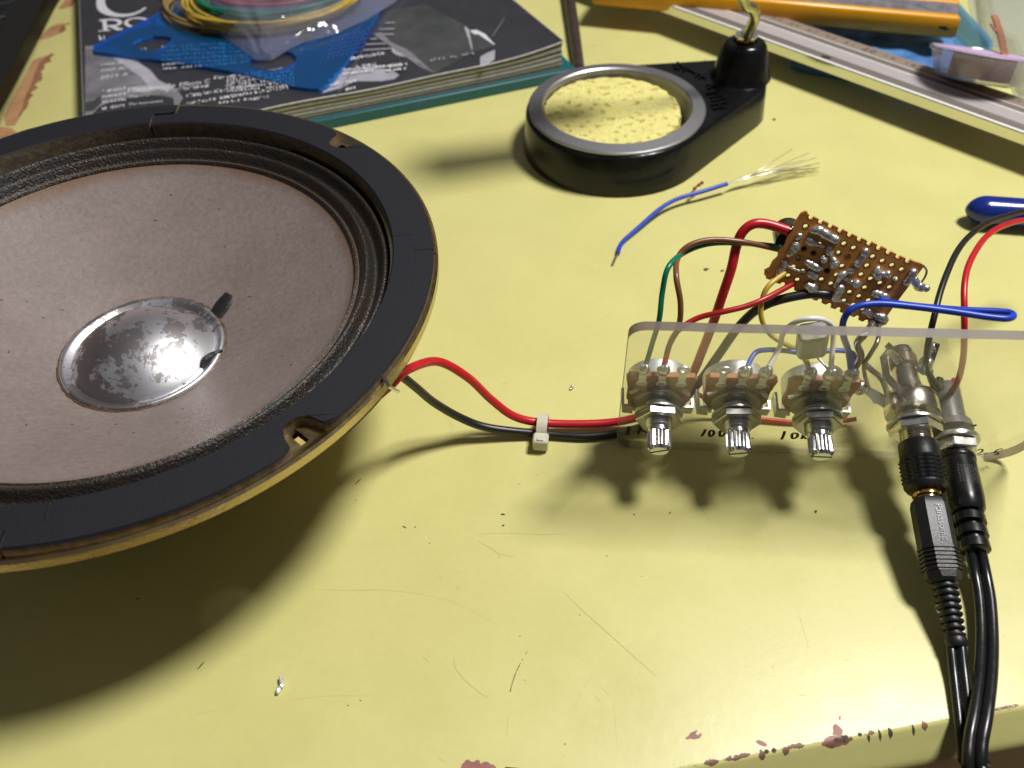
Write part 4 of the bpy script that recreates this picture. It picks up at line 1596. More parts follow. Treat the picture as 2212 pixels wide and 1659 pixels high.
wire([lug(2, -1, 0.3), D(1735, 762, 37), D(1700, 745, 41), D(1664, 722, 43), D(1645, 688, 47), D(1646, 650, 51), D(1660, 618, 54), D(1695, 590, 55)], 0.66, M['yellow_wire'], 'mustard yellow wire bowing from the board down behind the panel', G)
wire([lug(1, 1), D(1683, 752, 41), D(1692, 720, 47), D(1716, 697, 52), D(1752, 688, 54), D(1785, 694, 52), D(1800, 720, 46), lug(2, 0)], 0.66, M['white_wire'], 'white wire arching over the grey green capacitor', G)
wire([lug(1, 0), D(1630, 764, 38), D(1655, 756, 39), D(1700, 758, 39), D(1745, 764, 38.5), D(1800, 757, 39), D(1838, 761, 38), D(1848, 778, 35), lug(2, 1)], 0.66, M['blue_wire'], 'short blue jumper wire between the middle and right potentiometers', G)
wire([lug(2, 1, 0.5, -0.8), D(1833, 760, 42), D(1822, 725, 48.5), D(1821, 697, 53), D(1832, 675, 56), D(1856, 661, 57.5), D(1900, 656, 58), D(1970, 662, 58), D(2050, 672, 58), D(2130, 684, 58), D(2172, 688, 58), D(2188, 684, 57.6), D(2184, 677, 57), D(2160, 673, 56.5), D(2070, 669, 55), D(1970, 660, 53), D(1910, 651, 51), D(1893, 646, 50)], 0.80, M['blue_wire'], 'long blue wire loop jutting out to the right above the panel', G)
JW = lambda x, y, z: PM @ (JC + V((x, y, z)))
wire([D(1478, 838, 16), D(1500, 847, 12), D(1522, 860, 8), D(1560, 886, 3.5), D(1620, 902, 1.6), D(1700, 911, 1.2), D(1780, 913, 1.3), D(1830, 908, 2.0), D(1850, 905, 3)], 0.66, M['red_wire'], 'thin red wire lying on the desk behind the potentiometers', G)
wire([JW(5.8, 9.0, -19), D(2008, 800, 26), D(2012, 828, 20), D(2030, 848, 15), PM @ (DC + V((-2, 3, -17)))], 0.6, M['black_wire'], 'short black wire from the phone jack down to the power jack', G)
wire([PM @ (DC + V((-1, 2, -17))), D(2030, 838, 24), D(2003, 800, 32), D(2002, 765, 40), D(2009, 722, 47), D(2019, 680, 51), D(2030, 635, 53), D(2045, 592, 54), D(2066, 546, 54), D(2092, 512, 53), D(2130, 483, 51), D(2175, 466, 48), D(2240, 452, 44), D(2330, 446, 36)], 0.78, M['black_wire'], 'black wire climbing from the power jack and leaving at the right beside a red one', 'power wires leaving at the right')
wire([PM @ (DC + V((2.5, 2, -17))), D(2058, 842, 20), D(2072, 815, 26), D(2081, 770, 34), D(2083, 720, 42), D(2083, 670, 47), D(2083, 620, 50), D(2090, 580, 51), D(2106, 545, 51), D(2130, 512, 50), D(2165, 489, 48), D(2220, 474, 44), D(2330, 462, 35)], 0.80, M['red_wire'], 'red wire rising straight from the power jack and bending off to the right', 'power wires leaving at the right')
# bare leads between board, pot and jack
bc = bl(*g6(1420, 1440))
bc = BM @ V((bc.x, bc.y, -0.6))
w_ = wire([bc, D(1868, 722, 56), D(1852, 742, 49), D(1860, 768, 42), D(1850, 790, 37), lug(2, 1, 1.0, -0.5)], 0.85, M['greylead'], 'thick solder covered lead dropping from the board corner to the right potentiometer', 'bare leads below the board corner', n=6)
wire([bc + V((1.5, 0, 0)), D(1896, 735, 52), D(1880, 765, 44), D(1866, 792, 36), D(1874, 830, 24), D(1890, 868, 14)], 0.55, M['greylead'], 'dark bare lead running from the board corner down towards the desk', 'bare leads below the board corner')
wire([D(1868, 786, 37), D(1880, 797, 33), D(1905, 820, 27), JW(-6, 1.5, -7)], 0.75, M['greylead'], 'short grey lead slanting into the side of the phone jack', 'bare leads below the board corner')
sb_ = D(1857, 837, 22)
o = obj('solder_bead', MB().ball(sb_, 2.1, seg=20, ring=12).tube([sb_, D(1840, 828, 24)], 0.8, 8), M['solder'], origin=sb_, angle=80)
tag(o, 'round shiny solder bead on a lead right of the third potentiometer', 'solder bead')

# ------------------------------------------------------------------ plugs and cables
AM = axes(PM @ (JC + V((0, 0, 0))), pe, pn)
ad = thing('plug_adapter', 'black plug adapter with a knurled grip screwed into the phone jack', 'plug adapter', AM @ Matrix.Translation((0, 0, 5.0)))
mb = MB()
mb.lathe([(0, 5.6), (4.5, 5.6), (4.8, 6.0), (4.85, 9.9), (4.8, 10.2)], 48, 0, AM)
mb.lathe([(4.8, 16.8), (5.1, 17.0), (5.1, 17.6), (4.4, 18.7), (3.6, 18.9), (0, 18.9)], 48, 0, AM)
obj('sleeve', mb, M['black'], ad)
mb = MB()
nz_, na_ = 6, 17
vs, fs = [], []
for i in range(nz_ * 2 + 1):
    z = 10.2 + 6.6 * i / (nz_ * 2)
    for k in range(na_ * 2):
        a = PI * k / na_
        up_ = (i % 2 == 1) and (k % 2 == 1)
        r = 5.45 if up_ else 4.8
        vs.append((r * math.cos(a), r * math.sin(a), z))
for i in range(nz_ * 2):
    for k in range(na_ * 2):
        k2 = (k + 1) % (na_ * 2)
        fs.append((i * na_ * 2 + k, i * na_ * 2 + k2, (i + 1) * na_ * 2 + k2, (i + 1) * na_ * 2 + k))
mb.add(vs, fs, 0, AM)
obj('knurled_grip', mb, M['black'], ad, angle=20)
mb = MB().lathe([(0, 18.9), (3.2, 18.9), (3.5, 19.3), (3.5, 20.2), (2.9, 20.6), (2.9, 21.6), (0, 21.6)], 36, 0, AM)
obj('gold_collar', mb, M['gold'], ad)

# audio plug: flat sided body, ribs, strain relief, twin cable
g0 = AM @ V((0, 0, 20.9))
g1 = D(2063, 1378, 4.2)
AD = (g1 - g0)
AL = AD.length
QM = axes(g0, pe, AD)      # z runs along the plug towards the viewer
ap = thing('audio_plug', 'black flat sided audio plug with raised lettering, ribbed tail and long cable', 'audio plug', QM)
sc_ = AL / 33.5
mb = MB()


def oct_(w, h, c):
    return [(w / 2 - c, h / 2), (-w / 2 + c, h / 2), (-w / 2, h / 2 - c), (-w / 2, -h / 2 + c), (-w / 2 + c, -h / 2), (w / 2 - c, -h / 2), (w / 2, -h / 2 + c), (w / 2, h / 2 - c)]


def loft(secs, M_, mi=0, mb=None):
    n = len(secs[0][0])
    vs = [(p[0], p[1], z) for (ps, z) in secs for p in ps]
    fs = []
    for i in range(len(secs) - 1):
        for k in range(n):
            fs.append((i * n + k, i * n + (k + 1) % n, (i + 1) * n + (k + 1) % n, (i + 1) * n + k))
    fs.append(tuple(range(n))[::-1])
    fs.append(tuple((len(secs) - 1) * n + k for k in range(n)))
    return mb.add(vs, fs, mi, M_)


LB = 12.5 * sc_
loft([(oct_(6.6, 6.0, 1.6), 0), (oct_(7.4, 6.6, 1.7), 0.5), (oct_(8.2, 7.2, 1.9), 2.0), (oct_(8.3, 7.2, 1.9), LB), ], QM, 0, mb)
# ribbed shoulder
secs = []
z = LB
for k in range(6):
    secs += [(oct_(8.6, 7.5, 2.0), z), (oct_(8.6, 7.5, 2.0), z + 0.55), (oct_(7.9, 6.9, 1.9), z + 0.75), (oct_(7.9, 6.9, 1.9), z + 1.0)]
    z += 1.0
secs += [(oct_(8.2, 7.1, 2.2), z), (oct_(7.9, 6.8, 2.4), z + 1.6), (oct_(6.2, 5.6, 1.9), z + 2.4)]
loft(secs, QM, 0, mb)
obj('body', mb, M['black'], ap, angle=30)
z += 2.4
mb = MB()
pr = [(0, z - 0.5)]
n_r = 8
zl = AL - z
for k in range(n_r):
    r = 2.9 - 0.6 * k / n_r
    zz = z + zl * k / n_r
    d_ = zl / n_r
    pr += [(r - 0.55, zz), (r - 0.5, zz + d_ * 0.35), (r + 0.05, zz + d_ * 0.45), (r + 0.1, zz + d_ * 0.7), (r - 0.2, zz + d_ * 0.95)]
pr += [(2.35, AL), (2.5, AL + 0.6), (2.5, AL + 1.6), (2.0, AL + 2.2), (0, AL + 2.2)]
mb.lathe(pr, 28, 0, QM)
obj('strain_relief', mb, M['black'], ap, angle=50)
# lettering moulded on the upper side, reading down the plug
TMx = QM @ Matrix(((0, 1, 0, 0.6), (0, 0, 1, 3.62), (1, 0, 0, 2.2 + (LB - 3) / 2), (0, 0, 0, 1)))
mb = text_mb('Panasonic', 2.35, TMx, extrude=0.16, bold=0.012)
obj('lettering', mb, M['black_gloss'], ap, smooth=False)


def twin(pts, r, gap, m, parent, side=V((1, 0, 0))):
    P = spline(pts, 8)
    mb = MB()
    for s in (-1, 1):
        Q = []
        for i, p in enumerate(P):
            t = (P[min(i + 1, len(P) - 1)] - P[max(i - 1, 0)]).normalized()
            sd = (side - t * side.dot(t)).normalized()
            Q.append(p + sd * (gap * s))
        mb.tube(Q, r, 12)
    return obj('cable', mb, m, parent, angle=60)


ae = QM @ V((0, 0, AL + 1.2))
twin([ae, D(2066, 1405, 3.6), D(2072, 1460, 2.4), D(2079, 1520, 1.9), D(2086, 1580, 1.4), D(2093, 1640, 0.0), D(2097, 1700, -4), V((62, 38, -30)), V((62, 20, -110)), V((60, 0, -400))], 1.15, 1.05, M['black_gloss'], ap, V((1, 0, 0.4)))

# power plug
d0 = PM @ (DC + V((0, 0, 4.6)))
d1 = D(2108, 1192, 7.5)
DD = d1 - d0
DL = DD.length
KM = axes(d0, pe, DD)
dp = thing('power_plug', 'black round power plug with stepped tail in the small jack at the right', 'power plug', KM)
mb = MB()
L1 = DL * 0.62
mb.lathe([(0, 0.6), (4.2, 0.6), (4.5, 1.0), (4.5, 2.2), (4.25, 2.5), (4.4, 6), (4.5, L1 - 4), (4.2, L1 - 1), (3.6, L1), (0, L1)], 40, 0, KM)
for i in range(7):
    for k in range(-3, 4):
        a = PI / 2 + k * 0.16
        mb.ball((4.42 * math.cos(a), 4.42 * math.sin(a), 6 + i * 0.8), 0.2, 0, KM, 6, 4)
obj('body', mb, M['black_gloss'], dp, angle=40)
mb = MB()
zz = L1
pr = [(0, L1 - 0.5)]
for k in range(3):
    st_ = (DL - L1) / 3
    r = 3.7 - 0.15 * k
    pr += [(2.6, zz), (2.6, zz + st_ * 0.22), (r, zz + st_ * 0.3), (r + 0.1, zz + st_ * 0.9)]
    zz += st_
pr += [(3.0, DL), (0, DL)]
mb.lathe(pr, 30, 0, KM)
obj('strain_relief', mb, M['black_gloss'], dp, angle=40)
twin([KM @ V((0, 0, DL - 0.5)), D(2118, 1240, 5.0), D(2128, 1300, 4.0), D(2132, 1380, 3.6), D(2129, 1460, 4.4), D(2119, 1540, 5.2), D(2108, 1600, 4.6), D(2104, 1660, 2.6), D(2102, 1720, -4), V((66, 40, -40)), V((66, 20, -140)), V((65, 0, -400))], 1.25, 1.2, M['black_gloss'], dp, V((1, 0, 0.2)))

# ------------------------------------------------------------------ soldering iron stand
ZB = 17.0
ctr = (D(1141, 240, ZB) + D(1526, 225, ZB)) / 2
ctr = V((48.5, 332.0, 0))
RR_ = 37.0
hub = V((98.0, 358.0, 0))
post = D(1599, 164, ZB)
post.z = 0
YS = 1.075          # the well is slightly oval
YF = ctr.y - RR_
ysc = lambda y: YF + (y - YF) * YS
ctr.y = ysc(ctr.y)
stand = thing('soldering_iron_stand', 'black cast iron stand with a steel rimmed sponge well and a bent rod post', 'soldering stand', V((ctr.x, ctr.y, 0)))


def tear(r1, r2, n=30):
    """outline round the big well circle and the small post circle"""
    d = V((hub.x - ctr.x, hub.y - ctr.y))
    L_ = d.length
    a = math.atan2(d.y, d.x)
    b = math.acos((r1 - r2) / L_)
    pts = []
    for k in range(n + 1):
        t = a + b + (2 * PI - 2 * b) * k / n
        pts.append((ctr.x + r1 * math.cos(t), ctr.y + r1 * math.sin(t)))
    for k in range(9):
        t = a - b + 2 * b * k / 8
        pts.append((hub.x + r2 * math.cos(t), hub.y + r2 * math.sin(t)))
    return [(x, ctr.y + (y - ctr.y) * YS) for (x, y) in pts[:n + 1]] + pts[n + 1:]


mb = MB()
hole = [(x, ctr.y + (y - ctr.y) * YS) for (x, y) in circ(31.4, 48, ctr.x, ctr.y)]
lv = [(tear(RR_ + 1.6, 19.6), 0.3), (tear(RR_ + 1.4, 19.4), 2), (tear(RR_ + 0.4, 18.4), ZB - 1.6), (tear(RR_ - 0.2, 17.6), ZB - 0.5), (tear(RR_ - 1.3, 16.6), ZB)]
n_ = len(lv[0][0])
vs = [(p[0], p[1], z) for (ps, z) in lv for p in ps]
fs = []
for i in range(4):
    for k in range(n_):
        fs.append((i * n_ + k, i * n_ + (k + 1) % n_, (i + 1) * n_ + (k + 1) % n_, (i + 1) * n_ + k))
fs.append(tuple(range(n_))[::-1])
mb.add(vs, fs, 0)
tp = lv[-1][0]
tri = tessellate_polygon([[V((p[0], p[1], 0)) for p in tp], [V((p[0], p[1], 0)) for p in hole]])
mb.add([(p[0], p[1], ZB) for p in tp + hole], [tuple(t) for t in tri], 0)
# boss for the post
mb.lathe([(12.9, ZB - 0.2), (12.4, ZB + 0.8), (11.9, ZB + 2.5), (9.2, ZB + 13.2), (8.2, ZB + 14.8), (7.0, ZB + 15.4), (4.8, ZB + 15.2), (4.5, ZB + 14.2), (0, ZB + 14.2)], 40, 0, Matrix.Translation((post.x, post.y, 0)))
obj('base', mb, M['cast'], stand, angle=40)
# raised casting marks by the rim, worn and unreadable
mb = MB()


def z3(x, y):      # close-up (1600,0), scale 2.212
    return ((1600 + x / 2.212) * 0.6777, y / 2.212 * 0.6777)


for (pts, w) in (([(1210, 455), (1250, 490)], .9), ([(1235, 440), (1285, 480)], .9), ([(1215, 485), (1260, 450)], .7), ([(1290, 470), (1330, 500)], .8), ([(1275, 500), (1320, 480)], .7), ([(1335, 500), (1375, 520), (1365, 540)], .8), ([(1385, 520), (1435, 550)], .8), ([(1390, 550), (1425, 530)], .7),
                 ([(1440, 600), (1520, 590)], .8), ([(1450, 625), (1480, 605), (1525, 610)], .8), ([(1440, 660), (1530, 645)], .9), ([(1465, 690), (1560, 670)], .8), ([(1500, 660), (1560, 690)], .7), ([(1475, 715), (1580, 695)], .8), ([(1470, 742), (1590, 725)], .8), ([(1485, 768), (1600, 752)], .8), ([(1520, 725), (1540, 765)], .7)):
    mb.bar([D(*z3(x, y), ZB + 0.35) for (x, y) in pts], w, 0.8, (0, 0, 1))
obj('casting_marks', mb, M['cast'], stand, angle=30)
TR = Matrix.Translation((ctr.x, ctr.y, 0)) @ Matrix.Diagonal((1, YS, 1, 1))
mb = MB().lathe([(30.0, ZB + 0.2), (30.4, ZB + 1.5), (31.0, ZB + 2.0), (36.0, ZB + 1.3), (36.4, ZB + 0.9), (36.2, ZB + 0.1), (31, ZB + 0.2)], 96, 0, TR)
mb.lathe([(30.0, ZB + 0.2), (29.2, 6.0), (27.8, 4.6), (0, 4.2)], 96, 0, TR)
obj('steel_dish', mb, M['ring'], stand, angle=30)
PT_ = Matrix.Translation((post.x, post.y, 0))
zt = ZB + 14.2
mb = MB().prism(hexagon(4.2, 0.25), zt, zt + 3.0, 0, PT_, bevel=0.3)
obj('brass_nut', mb, M['brass'], stand, angle=20)
mb = MB().lathe([(2.4, zt + 3.2), (4.6, zt + 3.2), (4.6, zt + 3.9), (2.4, zt + 3.9)], 28, 0, PT_)
obj('washer', mb, M['silver'], stand)
# rod: up, then bending over the sponge; it carries the coiled iron holder above the frame
r0 = V((post.x, post.y, zt + 1))
bend = D(1631, 36, zt + 17)
hold0 = V((70, 330, 92))
rp_ = spline([r0, r0 + (bend - r0) * 0.5, bend, D(1625, 18, zt + 21), D(1606, 2, zt + 25), V((86, 333, 78)), V((76, 331, 90)), hold0], 8)
mb = MB().tube(rp_, 2.15, 16)
obj('rod', mb, M['rod_zinc'], stand)
hdir = (V((8, 318, 112)) - hold0).normalized()
HM = axes(hold0, (0, 0, 1), hdir)
mb = MB()
pts = []
for k in range(18 * 22):
    t = k / (18 * 22 - 1)
    a = 2 * PI * 17 * t
    r = 8.5 + 3.0 * t
    pts.append(HM @ V((r * math.cos(a), r * math.sin(a), 58 * t)))
mb.tube(pts, 1.25, 8)
obj('coil_holder', mb, M['nickel_dark'], stand)

# sponge: a round pad sunk in the dish, edge ragged
mb = MB()
NR_, NA_ = 14, 90
SR = 28.3
vs, fs = [(0, 0, 0)], []
rnd = random.Random(3)
er = [SR + 0.25 * math.sin(5 * k) + rnd.uniform(-0.55, 0.45) for k in range(NA_)]
for i in range(1, NR_ + 1):
    for k in range(NA_):
        a = 2 * PI * k / NA_
        r = er[k] * min(1, i / (NR_ - 1))
        zz = rnd.uniform(-0.16, 0.16)
        if i == NR_:
            zz = -8.6
        elif i == NR_ - 1:
            zz -= 0.45
            r -= 0.2
        vs.append((r * math.cos(a), r * math.sin(a), zz))
for k in range(NA_):
    fs.append((0, 1 + k, 1 + (k + 1) % NA_))
for i in range(NR_ - 1):
    for k in range(NA_):
        a_, b_ = 1 + i * NA_, 1 + (i + 1) * NA_
        fs.append((a_ + k, b_ + k, b_ + (k + 1) % NA_, a_ + (k + 1) % NA_))
SO = V((ctr.x - 1.6, ctr.y - 0.4, 16.6))
mb.add(vs, fs, 0, Matrix.Translation(SO) @ Matrix.Diagonal((1, YS, 1, 1)))
o = obj('sponge', mb, M['sponge'], origin=(SO.x, SO.y, 4.4), angle=50)
tag(o, 'round pale yellow sponge full of pores in the dish of the black stand', 'sponge')

# dark rod behind the stand
a_, b_ = D(1252, 150, 3.2), D(1222, -60, 4.0)
mb = MB().tube([a_, a_ + (b_ - a_) * 0.3, a_ + (b_ - a_) * 0.6, b_, b_ + (b_ - a_) * 0.6], [2.5, 2.9, 3.1, 3.4, 3.6], 18)
o = obj('old_rod', mb, M['oldrod'], origin=a_)
tag(o, 'dark brown round rod lying on the desk behind the sponge stand', 'rod')

# ------------------------------------------------------------------ books
ZC = 14.2
BLc, BRc = D(183, 311, ZC), D(1217, 108, ZC)
me_ = (BRc - BLc).normalized()
mu_ = V((-me_.y, me_.x, 0))
MW = (BRc - BLc).length
MH = MW * 1.38
MGM = axes(V((BLc.x, BLc.y, 0)), me_, (0, 0, 1))
mb = MB()
mb.prism(rrect(MW + 5, MH + 2, 1.0, 3, MW / 2 + 3.2, MH / 2 - 1.2), 0.2, 5.0, 0, MGM, bevel=0.25)
o = obj('teal_book', mb, M['teal'], origin=BLc - V((0, 0, ZC)))
tag(o, 'thin teal covered book lying underneath the black magazine', 'book')
mag = thing('magazine', 'black covered guitar magazine with white lettering lying on a teal book', 'magazine', MGM @ Matrix.Translation((0, 0, 5.1)))
ZC_ = ZC
# page block: a stack of leaves that curls up at the far right corner


def curl(x, y):
    a = max(0.0, (x - MW * 0.72) / (MW * 0.28))
    b_ = max(0.0, 1 - y / 75.0)
    return 4.2 * a * a * b_ + 0.35 * math.sin(x * 0.09) * max(0, 1 - y / 40)


nx, ny = 60, 24
layers = []
NL = 15
for L_ in range(NL + 1):
    t = L_ / NL
    layers.append(t)
mb = MB()
rnd = random.Random(5)
for L_ in range(NL):
    t0, t1 = layers[L_], layers[L_ + 1]
    z0_, z1_ = 5.1 + (ZC_ - 0.25 - 5.1) * t0, 5.1 + (ZC_ - 0.25 - 5.1) * t1
    inset = rnd.uniform(-0.25, 0.45)
    iy = rnd.uniform(-0.1, 0.5)
    vs, fs = [], []
    for (zz, tt) in ((z0_, t0), (z1_, t1)):
        for i in range(nx + 1):
            x = (MW - 0.6 - inset) * i / nx
            vs.append((x, iy, zz + curl(x, iy) * tt - 0.02))
        for j in range(1, 13):
            y = MH * 0.5 * j / 12
            vs.append((MW - 0.6 - inset, y, zz + curl(MW, y) * tt - 0.02))
    n1 = nx + 13
    for k in range(n1 - 1):
        fs.append((k, k + 1, n1 + k + 1, n1 + k))
    mb.add(vs, fs, L_ % 3, MGM)
# left spine side and back
mb.box((0.2, 0.5, 5.1), (MW - 1.2, MH - 1, ZC_ - 1.2), 0, MGM)
M['paper_w'] = mat('page_edges_white', (0.62, 0.62, 0.64), 0.6, noise=0.2)
M['paper_d'] = mat('page_edges_printed', (0.12, 0.115, 0.10), 0.6, noise=0.3)
obj('pages', mb, [M['paper_edge'], M['paper_d'], M['paper_w']], mag, angle=20)


def cover_pt(x, y, o=0.0):
    return MGM @ V((x, y, ZC_ + curl(x, y) + o))


mb = MB()
vs, fs = [], []
for j in range(ny + 1):
    y = -0.35 + (MH + 0.35) * (j / ny) ** 1.8
    for i in range(nx + 1):
        x = MW * i / nx
        vs.append(cover_pt(x, y))
W_ = nx + 1
for j in range(ny):
    for i in range(nx):
        fs.append((j * W_ + i, j * W_ + i + 1, (j + 1) * W_ + i + 1, (j + 1) * W_ + i))
nn0 = len(vs)
vs += [v - V((0, 0, 0.22)) for v in vs]
fs += [tuple(nn0 + k for k in f) for f in fs[:]]
for i in range(nx):
    fs.append((i, i + 1, nn0 + i + 1, nn0 + i))
for j in range(ny):
    fs.append((j * W_ + nx, (j + 1) * W_ + nx, nn0 + (j + 1) * W_ + nx, nn0 + j * W_ + nx))
    fs.append((j * W_, (j + 1) * W_, nn0 + (j + 1) * W_, nn0 + j * W_))
mb.add(vs, fs, 0)
# white cut edge of the cover along the front and right
mb.tube([cover_pt(MW * i / nx, -0.40, -0.15) for i in range(nx + 1)], 0.30, 6, 1)
mb.tube([cover_pt(MW + 0.05, MH * 0.6 * i / 20, -0.15) for i in range(21)], 0.16, 6, 1)
mb.tube([cover_pt(-0.05, MH * i / 20, -0.2) for i in range(21)], 0.22, 6, 1)
obj('cover', mb, [M['cover'], M['paper_w']], mag, angle=30)

# printed matter on the cover
PZ = [0.03]


def onc(px, py, o=0.0):
    p = D(px, py, ZC_)
    for _ in range(4):
        q_ = MGM.inverted() @ p
        p = D(px, py, ZC_ + curl(q_.x, q_.y) + o)
    return p


def printed(mb, pts, mi):
    PZ[0] += 0.0012
    mb.poly([onc(x, y, PZ[0]) for (x, y) in pts], mi)


def rprint(mb, pts, w, mi):
    PZ[0] += 0.0012
    P = [onc(x, y, PZ[0]) for (x, y) in pts]
    mb.strip(P, w, (0, 0, 1), mi)


def a1(x, y):     # close-up (0,0), scale 2.212
    return (x / 2.212 * 0.6777, y / 2.212 * 0.6777)


def a2(x, y):     # close-up (400,0), scale 3.687
    return ((400 + x / 3.687) * 0.6777, y / 3.687 * 0.6777)


def a3(x, y):     # close-up (900,0), scale 5.53
    return ((900 + x / 5.53) * 0.6777, y / 5.53 * 0.6777)


def a4(x, y):     # close-up (900,0), scale 2.212
    return ((900 + x / 2.212) * 0.6777, y / 2.212 * 0.6777)


pic = MB()
# pale swoosh at the lower left
printed(pic, [a1(*p) for p in [(600, 325), (700, 318), (820, 330), (930, 400), (1010, 460), (1060, 490), (1100, 540), (1130, 572), (1200, 595), (1250, 635), (1290, 690), (1260, 740), (1100, 780), (900, 805), (600, 850)]], 0)
printed(pic, [a1(*p) for p in [(690, 420), (800, 400), (920, 420), (1020, 470), (1080, 520), (1110, 560), (1190, 600), (1220, 630), (1000, 650), (860, 600), (760, 560), (700, 500)]], 1)
printed(pic, [a1(*p) for p in [(602, 560), (700, 545), (860, 570), (760, 600), (640, 620), (602, 640)]], 2)
printed(pic, [a1(*p) for p in [(602, 680), (700, 665), (720, 720), (660, 780), (602, 790)]], 2)
obj('printed_picture', pic, [M['cover_grey'], M['cover_light'], M['cover_mid']], mag, smooth=False, label='pale grey swoosh printed at the lower left of the cover')
pic = MB()
# picture of a desk scene on the right
printed(pic, [a4(*p) for p in [(740, 80), (1010, 30), (1290, 180), (1500, 320), (1340, 370), (1075, 515), (870, 400), (640, 240)]], 2)
printed(pic, [a4(*p) for p in [(800, 110), (1000, 60), (1130, 180), (1090, 260), (960, 315), (840, 300), (790, 220)]], 3)
printed(pic, [a4(*p) for p in [(780, 290), (850, 315), (950, 325), (1080, 300), (1180, 250), (1230, 200), (1290, 185), (1400, 290), (1330, 350), (1180, 380), (1040, 400), (900, 410), (800, 385), (770, 360)]], 1)
printed(pic, [a4(*p) for p in [(1320, 215), (1370, 210), (1430, 240), (1500, 315), (1440, 300), (1380, 260)]], 4)
printed(pic, [a4(*p) for p in [(1395, 400), (1440, 375), (1500, 350), (1495, 420), (1430, 465), (1395, 470)]], 1)
printed(pic, [a4(*p) for p in [(1120, 290), (1160, 280), (1200, 320), (1190, 350), (1140, 330)]], 5)
printed(pic, [a4(a, b_) for (a, b_) in blob(1360, 335, 28, 26, 14, 0.1)], 5)
printed(pic, [a4(*p) for p in [(640, 240), (700, 225), (870, 340), (1075, 515), (985, 480)]], 0)
for k in range(7):
    rprint(pic, [a4(790 + 55 * k, 350 + 7 * k - k * k * 2), a4(830 + 60 * k, 410 - 3 * k - k * k)], 0.25, 0)
rprint(pic, [a4(1640, 10), a4(1550, 150), a4(1480, 255)], 0.35, 0)
obj('printed_picture', pic, [M['cover_grey'], M['cover_light'], M['cover_mid'], M['cover'], M['cover_white'], M['ink_blue']], mag, smooth=False, label='printed picture of equipment at the right of the cover')
pic = MB()
printed(pic, [a3(*p) for p in [(700, 1640), (860, 1420), (1000, 1230), (1250, 1200), (1700, 1190), (1960, 1250), (2060, 1320), (1980, 1390), (1750, 1430), (1300, 1430), (1000, 1560)]], 0)
obj('printed_picture', pic, [M['cover_light']], mag, smooth=False, label='pale blade printed low in the middle of the cover')

ttl = MB()


def c1(x, y):     # close-up (0,0), scale 4.608
    return (x * 0.14707, y * 0.14707)


printed(ttl, [c1(*p) for p in [(1440, -150), (1418, -20), (1415, 60), (1428, 130), (1470, 175), (1530, 207), (1600, 228), (1690, 243), (1790, 247), (1900, 236), (2000, 208), (2080, 170), (2152, 118), (2130, 105), (2060, 150), (1980, 185), (1880, 205), (1780, 206), (1700, 193), (1630, 160), (1575, 115), (1545, 60), (1540, 0), (1560, -150)]], 0)
# R
printed(ttl, [c1(*p) for p in [(1500, 300), (1560, 298), (1580, 440), (1520, 446)]], 0)
rprint(ttl, [c1(*p) for p in [(1460, 300), (1600, 287), (1690, 287), (1745, 305), (1768, 332), (1740, 362), (1680, 378), (1570, 384)]], 2.2, 0)
rprint(ttl, [c1(*p) for p in [(1640, 378), (1690, 408), (1740, 432), (1800, 424)]], 2.4, 0)
rprint(ttl, [c1(*p) for p in [(1445, 458), (1520, 448), (1620, 446)]], 1.2, 0)
# O and the start of the next letters, partly under the blue sheet
for (cx, rx, ry) in ((2020, 170, 68), (2480, 170, 70)):
    rprint(ttl, [c1(cx + rx * math.cos(t * PI / 14), 332 - (cx - 2020) * 0.06 + ry * math.sin(t * PI / 14)) for t in range(29)], 1.9, 0)
obj('title_lettering', ttl, [M['cover_white']], mag, smooth=False)

small = MB()
rt_ = random.Random(11)


def glyphs(f, x0_, y0_, x1_, y1_, h, n, mi=0, dens=0.8):
    """one line of print too small to read: n characters of broken strokes"""
    for k in range(n):
        t0, t1 = (k + 0.08) / n, (k + 0.88) / n
        if rt_.random() > 0.93:
            continue
        xa, xb = x0_ + (x1_ - x0_) * t0, x0_ + (x1_ - x0_) * t1
        ya, yb = y0_ + (y1_ - y0_) * t0, y0_ + (y1_ - y0_) * t1
        for _ in range(3):
            ty = rt_.random()
            if rt_.random() < 0.55:
                u0, u1 = sorted((rt_.uniform(0, 0.5), rt_.uniform(0.5, 1)))
                rprint(small, [f(xa + (xb - xa) * u0, ya - h * ty), f(xa + (xb - xa) * u1, yb - h * (ty + rt_.uniform(-0.1, 0.1)))], 0.55 * dens, mi)
            else:
                u = rt_.random()
                xx = xa + (xb - xa) * u
                rprint(small, [f(xx, ya - h * rt_.uniform(0.6, 1.0)), f(xx + rt_.uniform(-4, 4), ya - h * rt_.uniform(0, 0.3))], 0.5 * dens, mi)


def cover_text(body, f, x0_, y0_, x1_, y1_, sq=1.0):
    """readable words set along a line of the cover from (x0,y0) to (x1,y1)"""
    p0, p1 = onc(*f(x0_, y0_)), onc(*f(x1_, y1_))
    t_ = text_mb(body, 1.0, None, align='LEFT')
    w = max(v.x for v in t_.v)
    dx = (p1 - p0)
    s = dx.length / w
    ux = dx.normalized()
    uy = V((-ux.y, ux.x, 0))
    PZ[0] += 0.0012
    vs = [p0 + ux * (v.x * s) + uy * (v.y * s * sq) + V((0, 0, PZ[0])) for v in t_.v]
    small.add(vs, t_.f, 0)


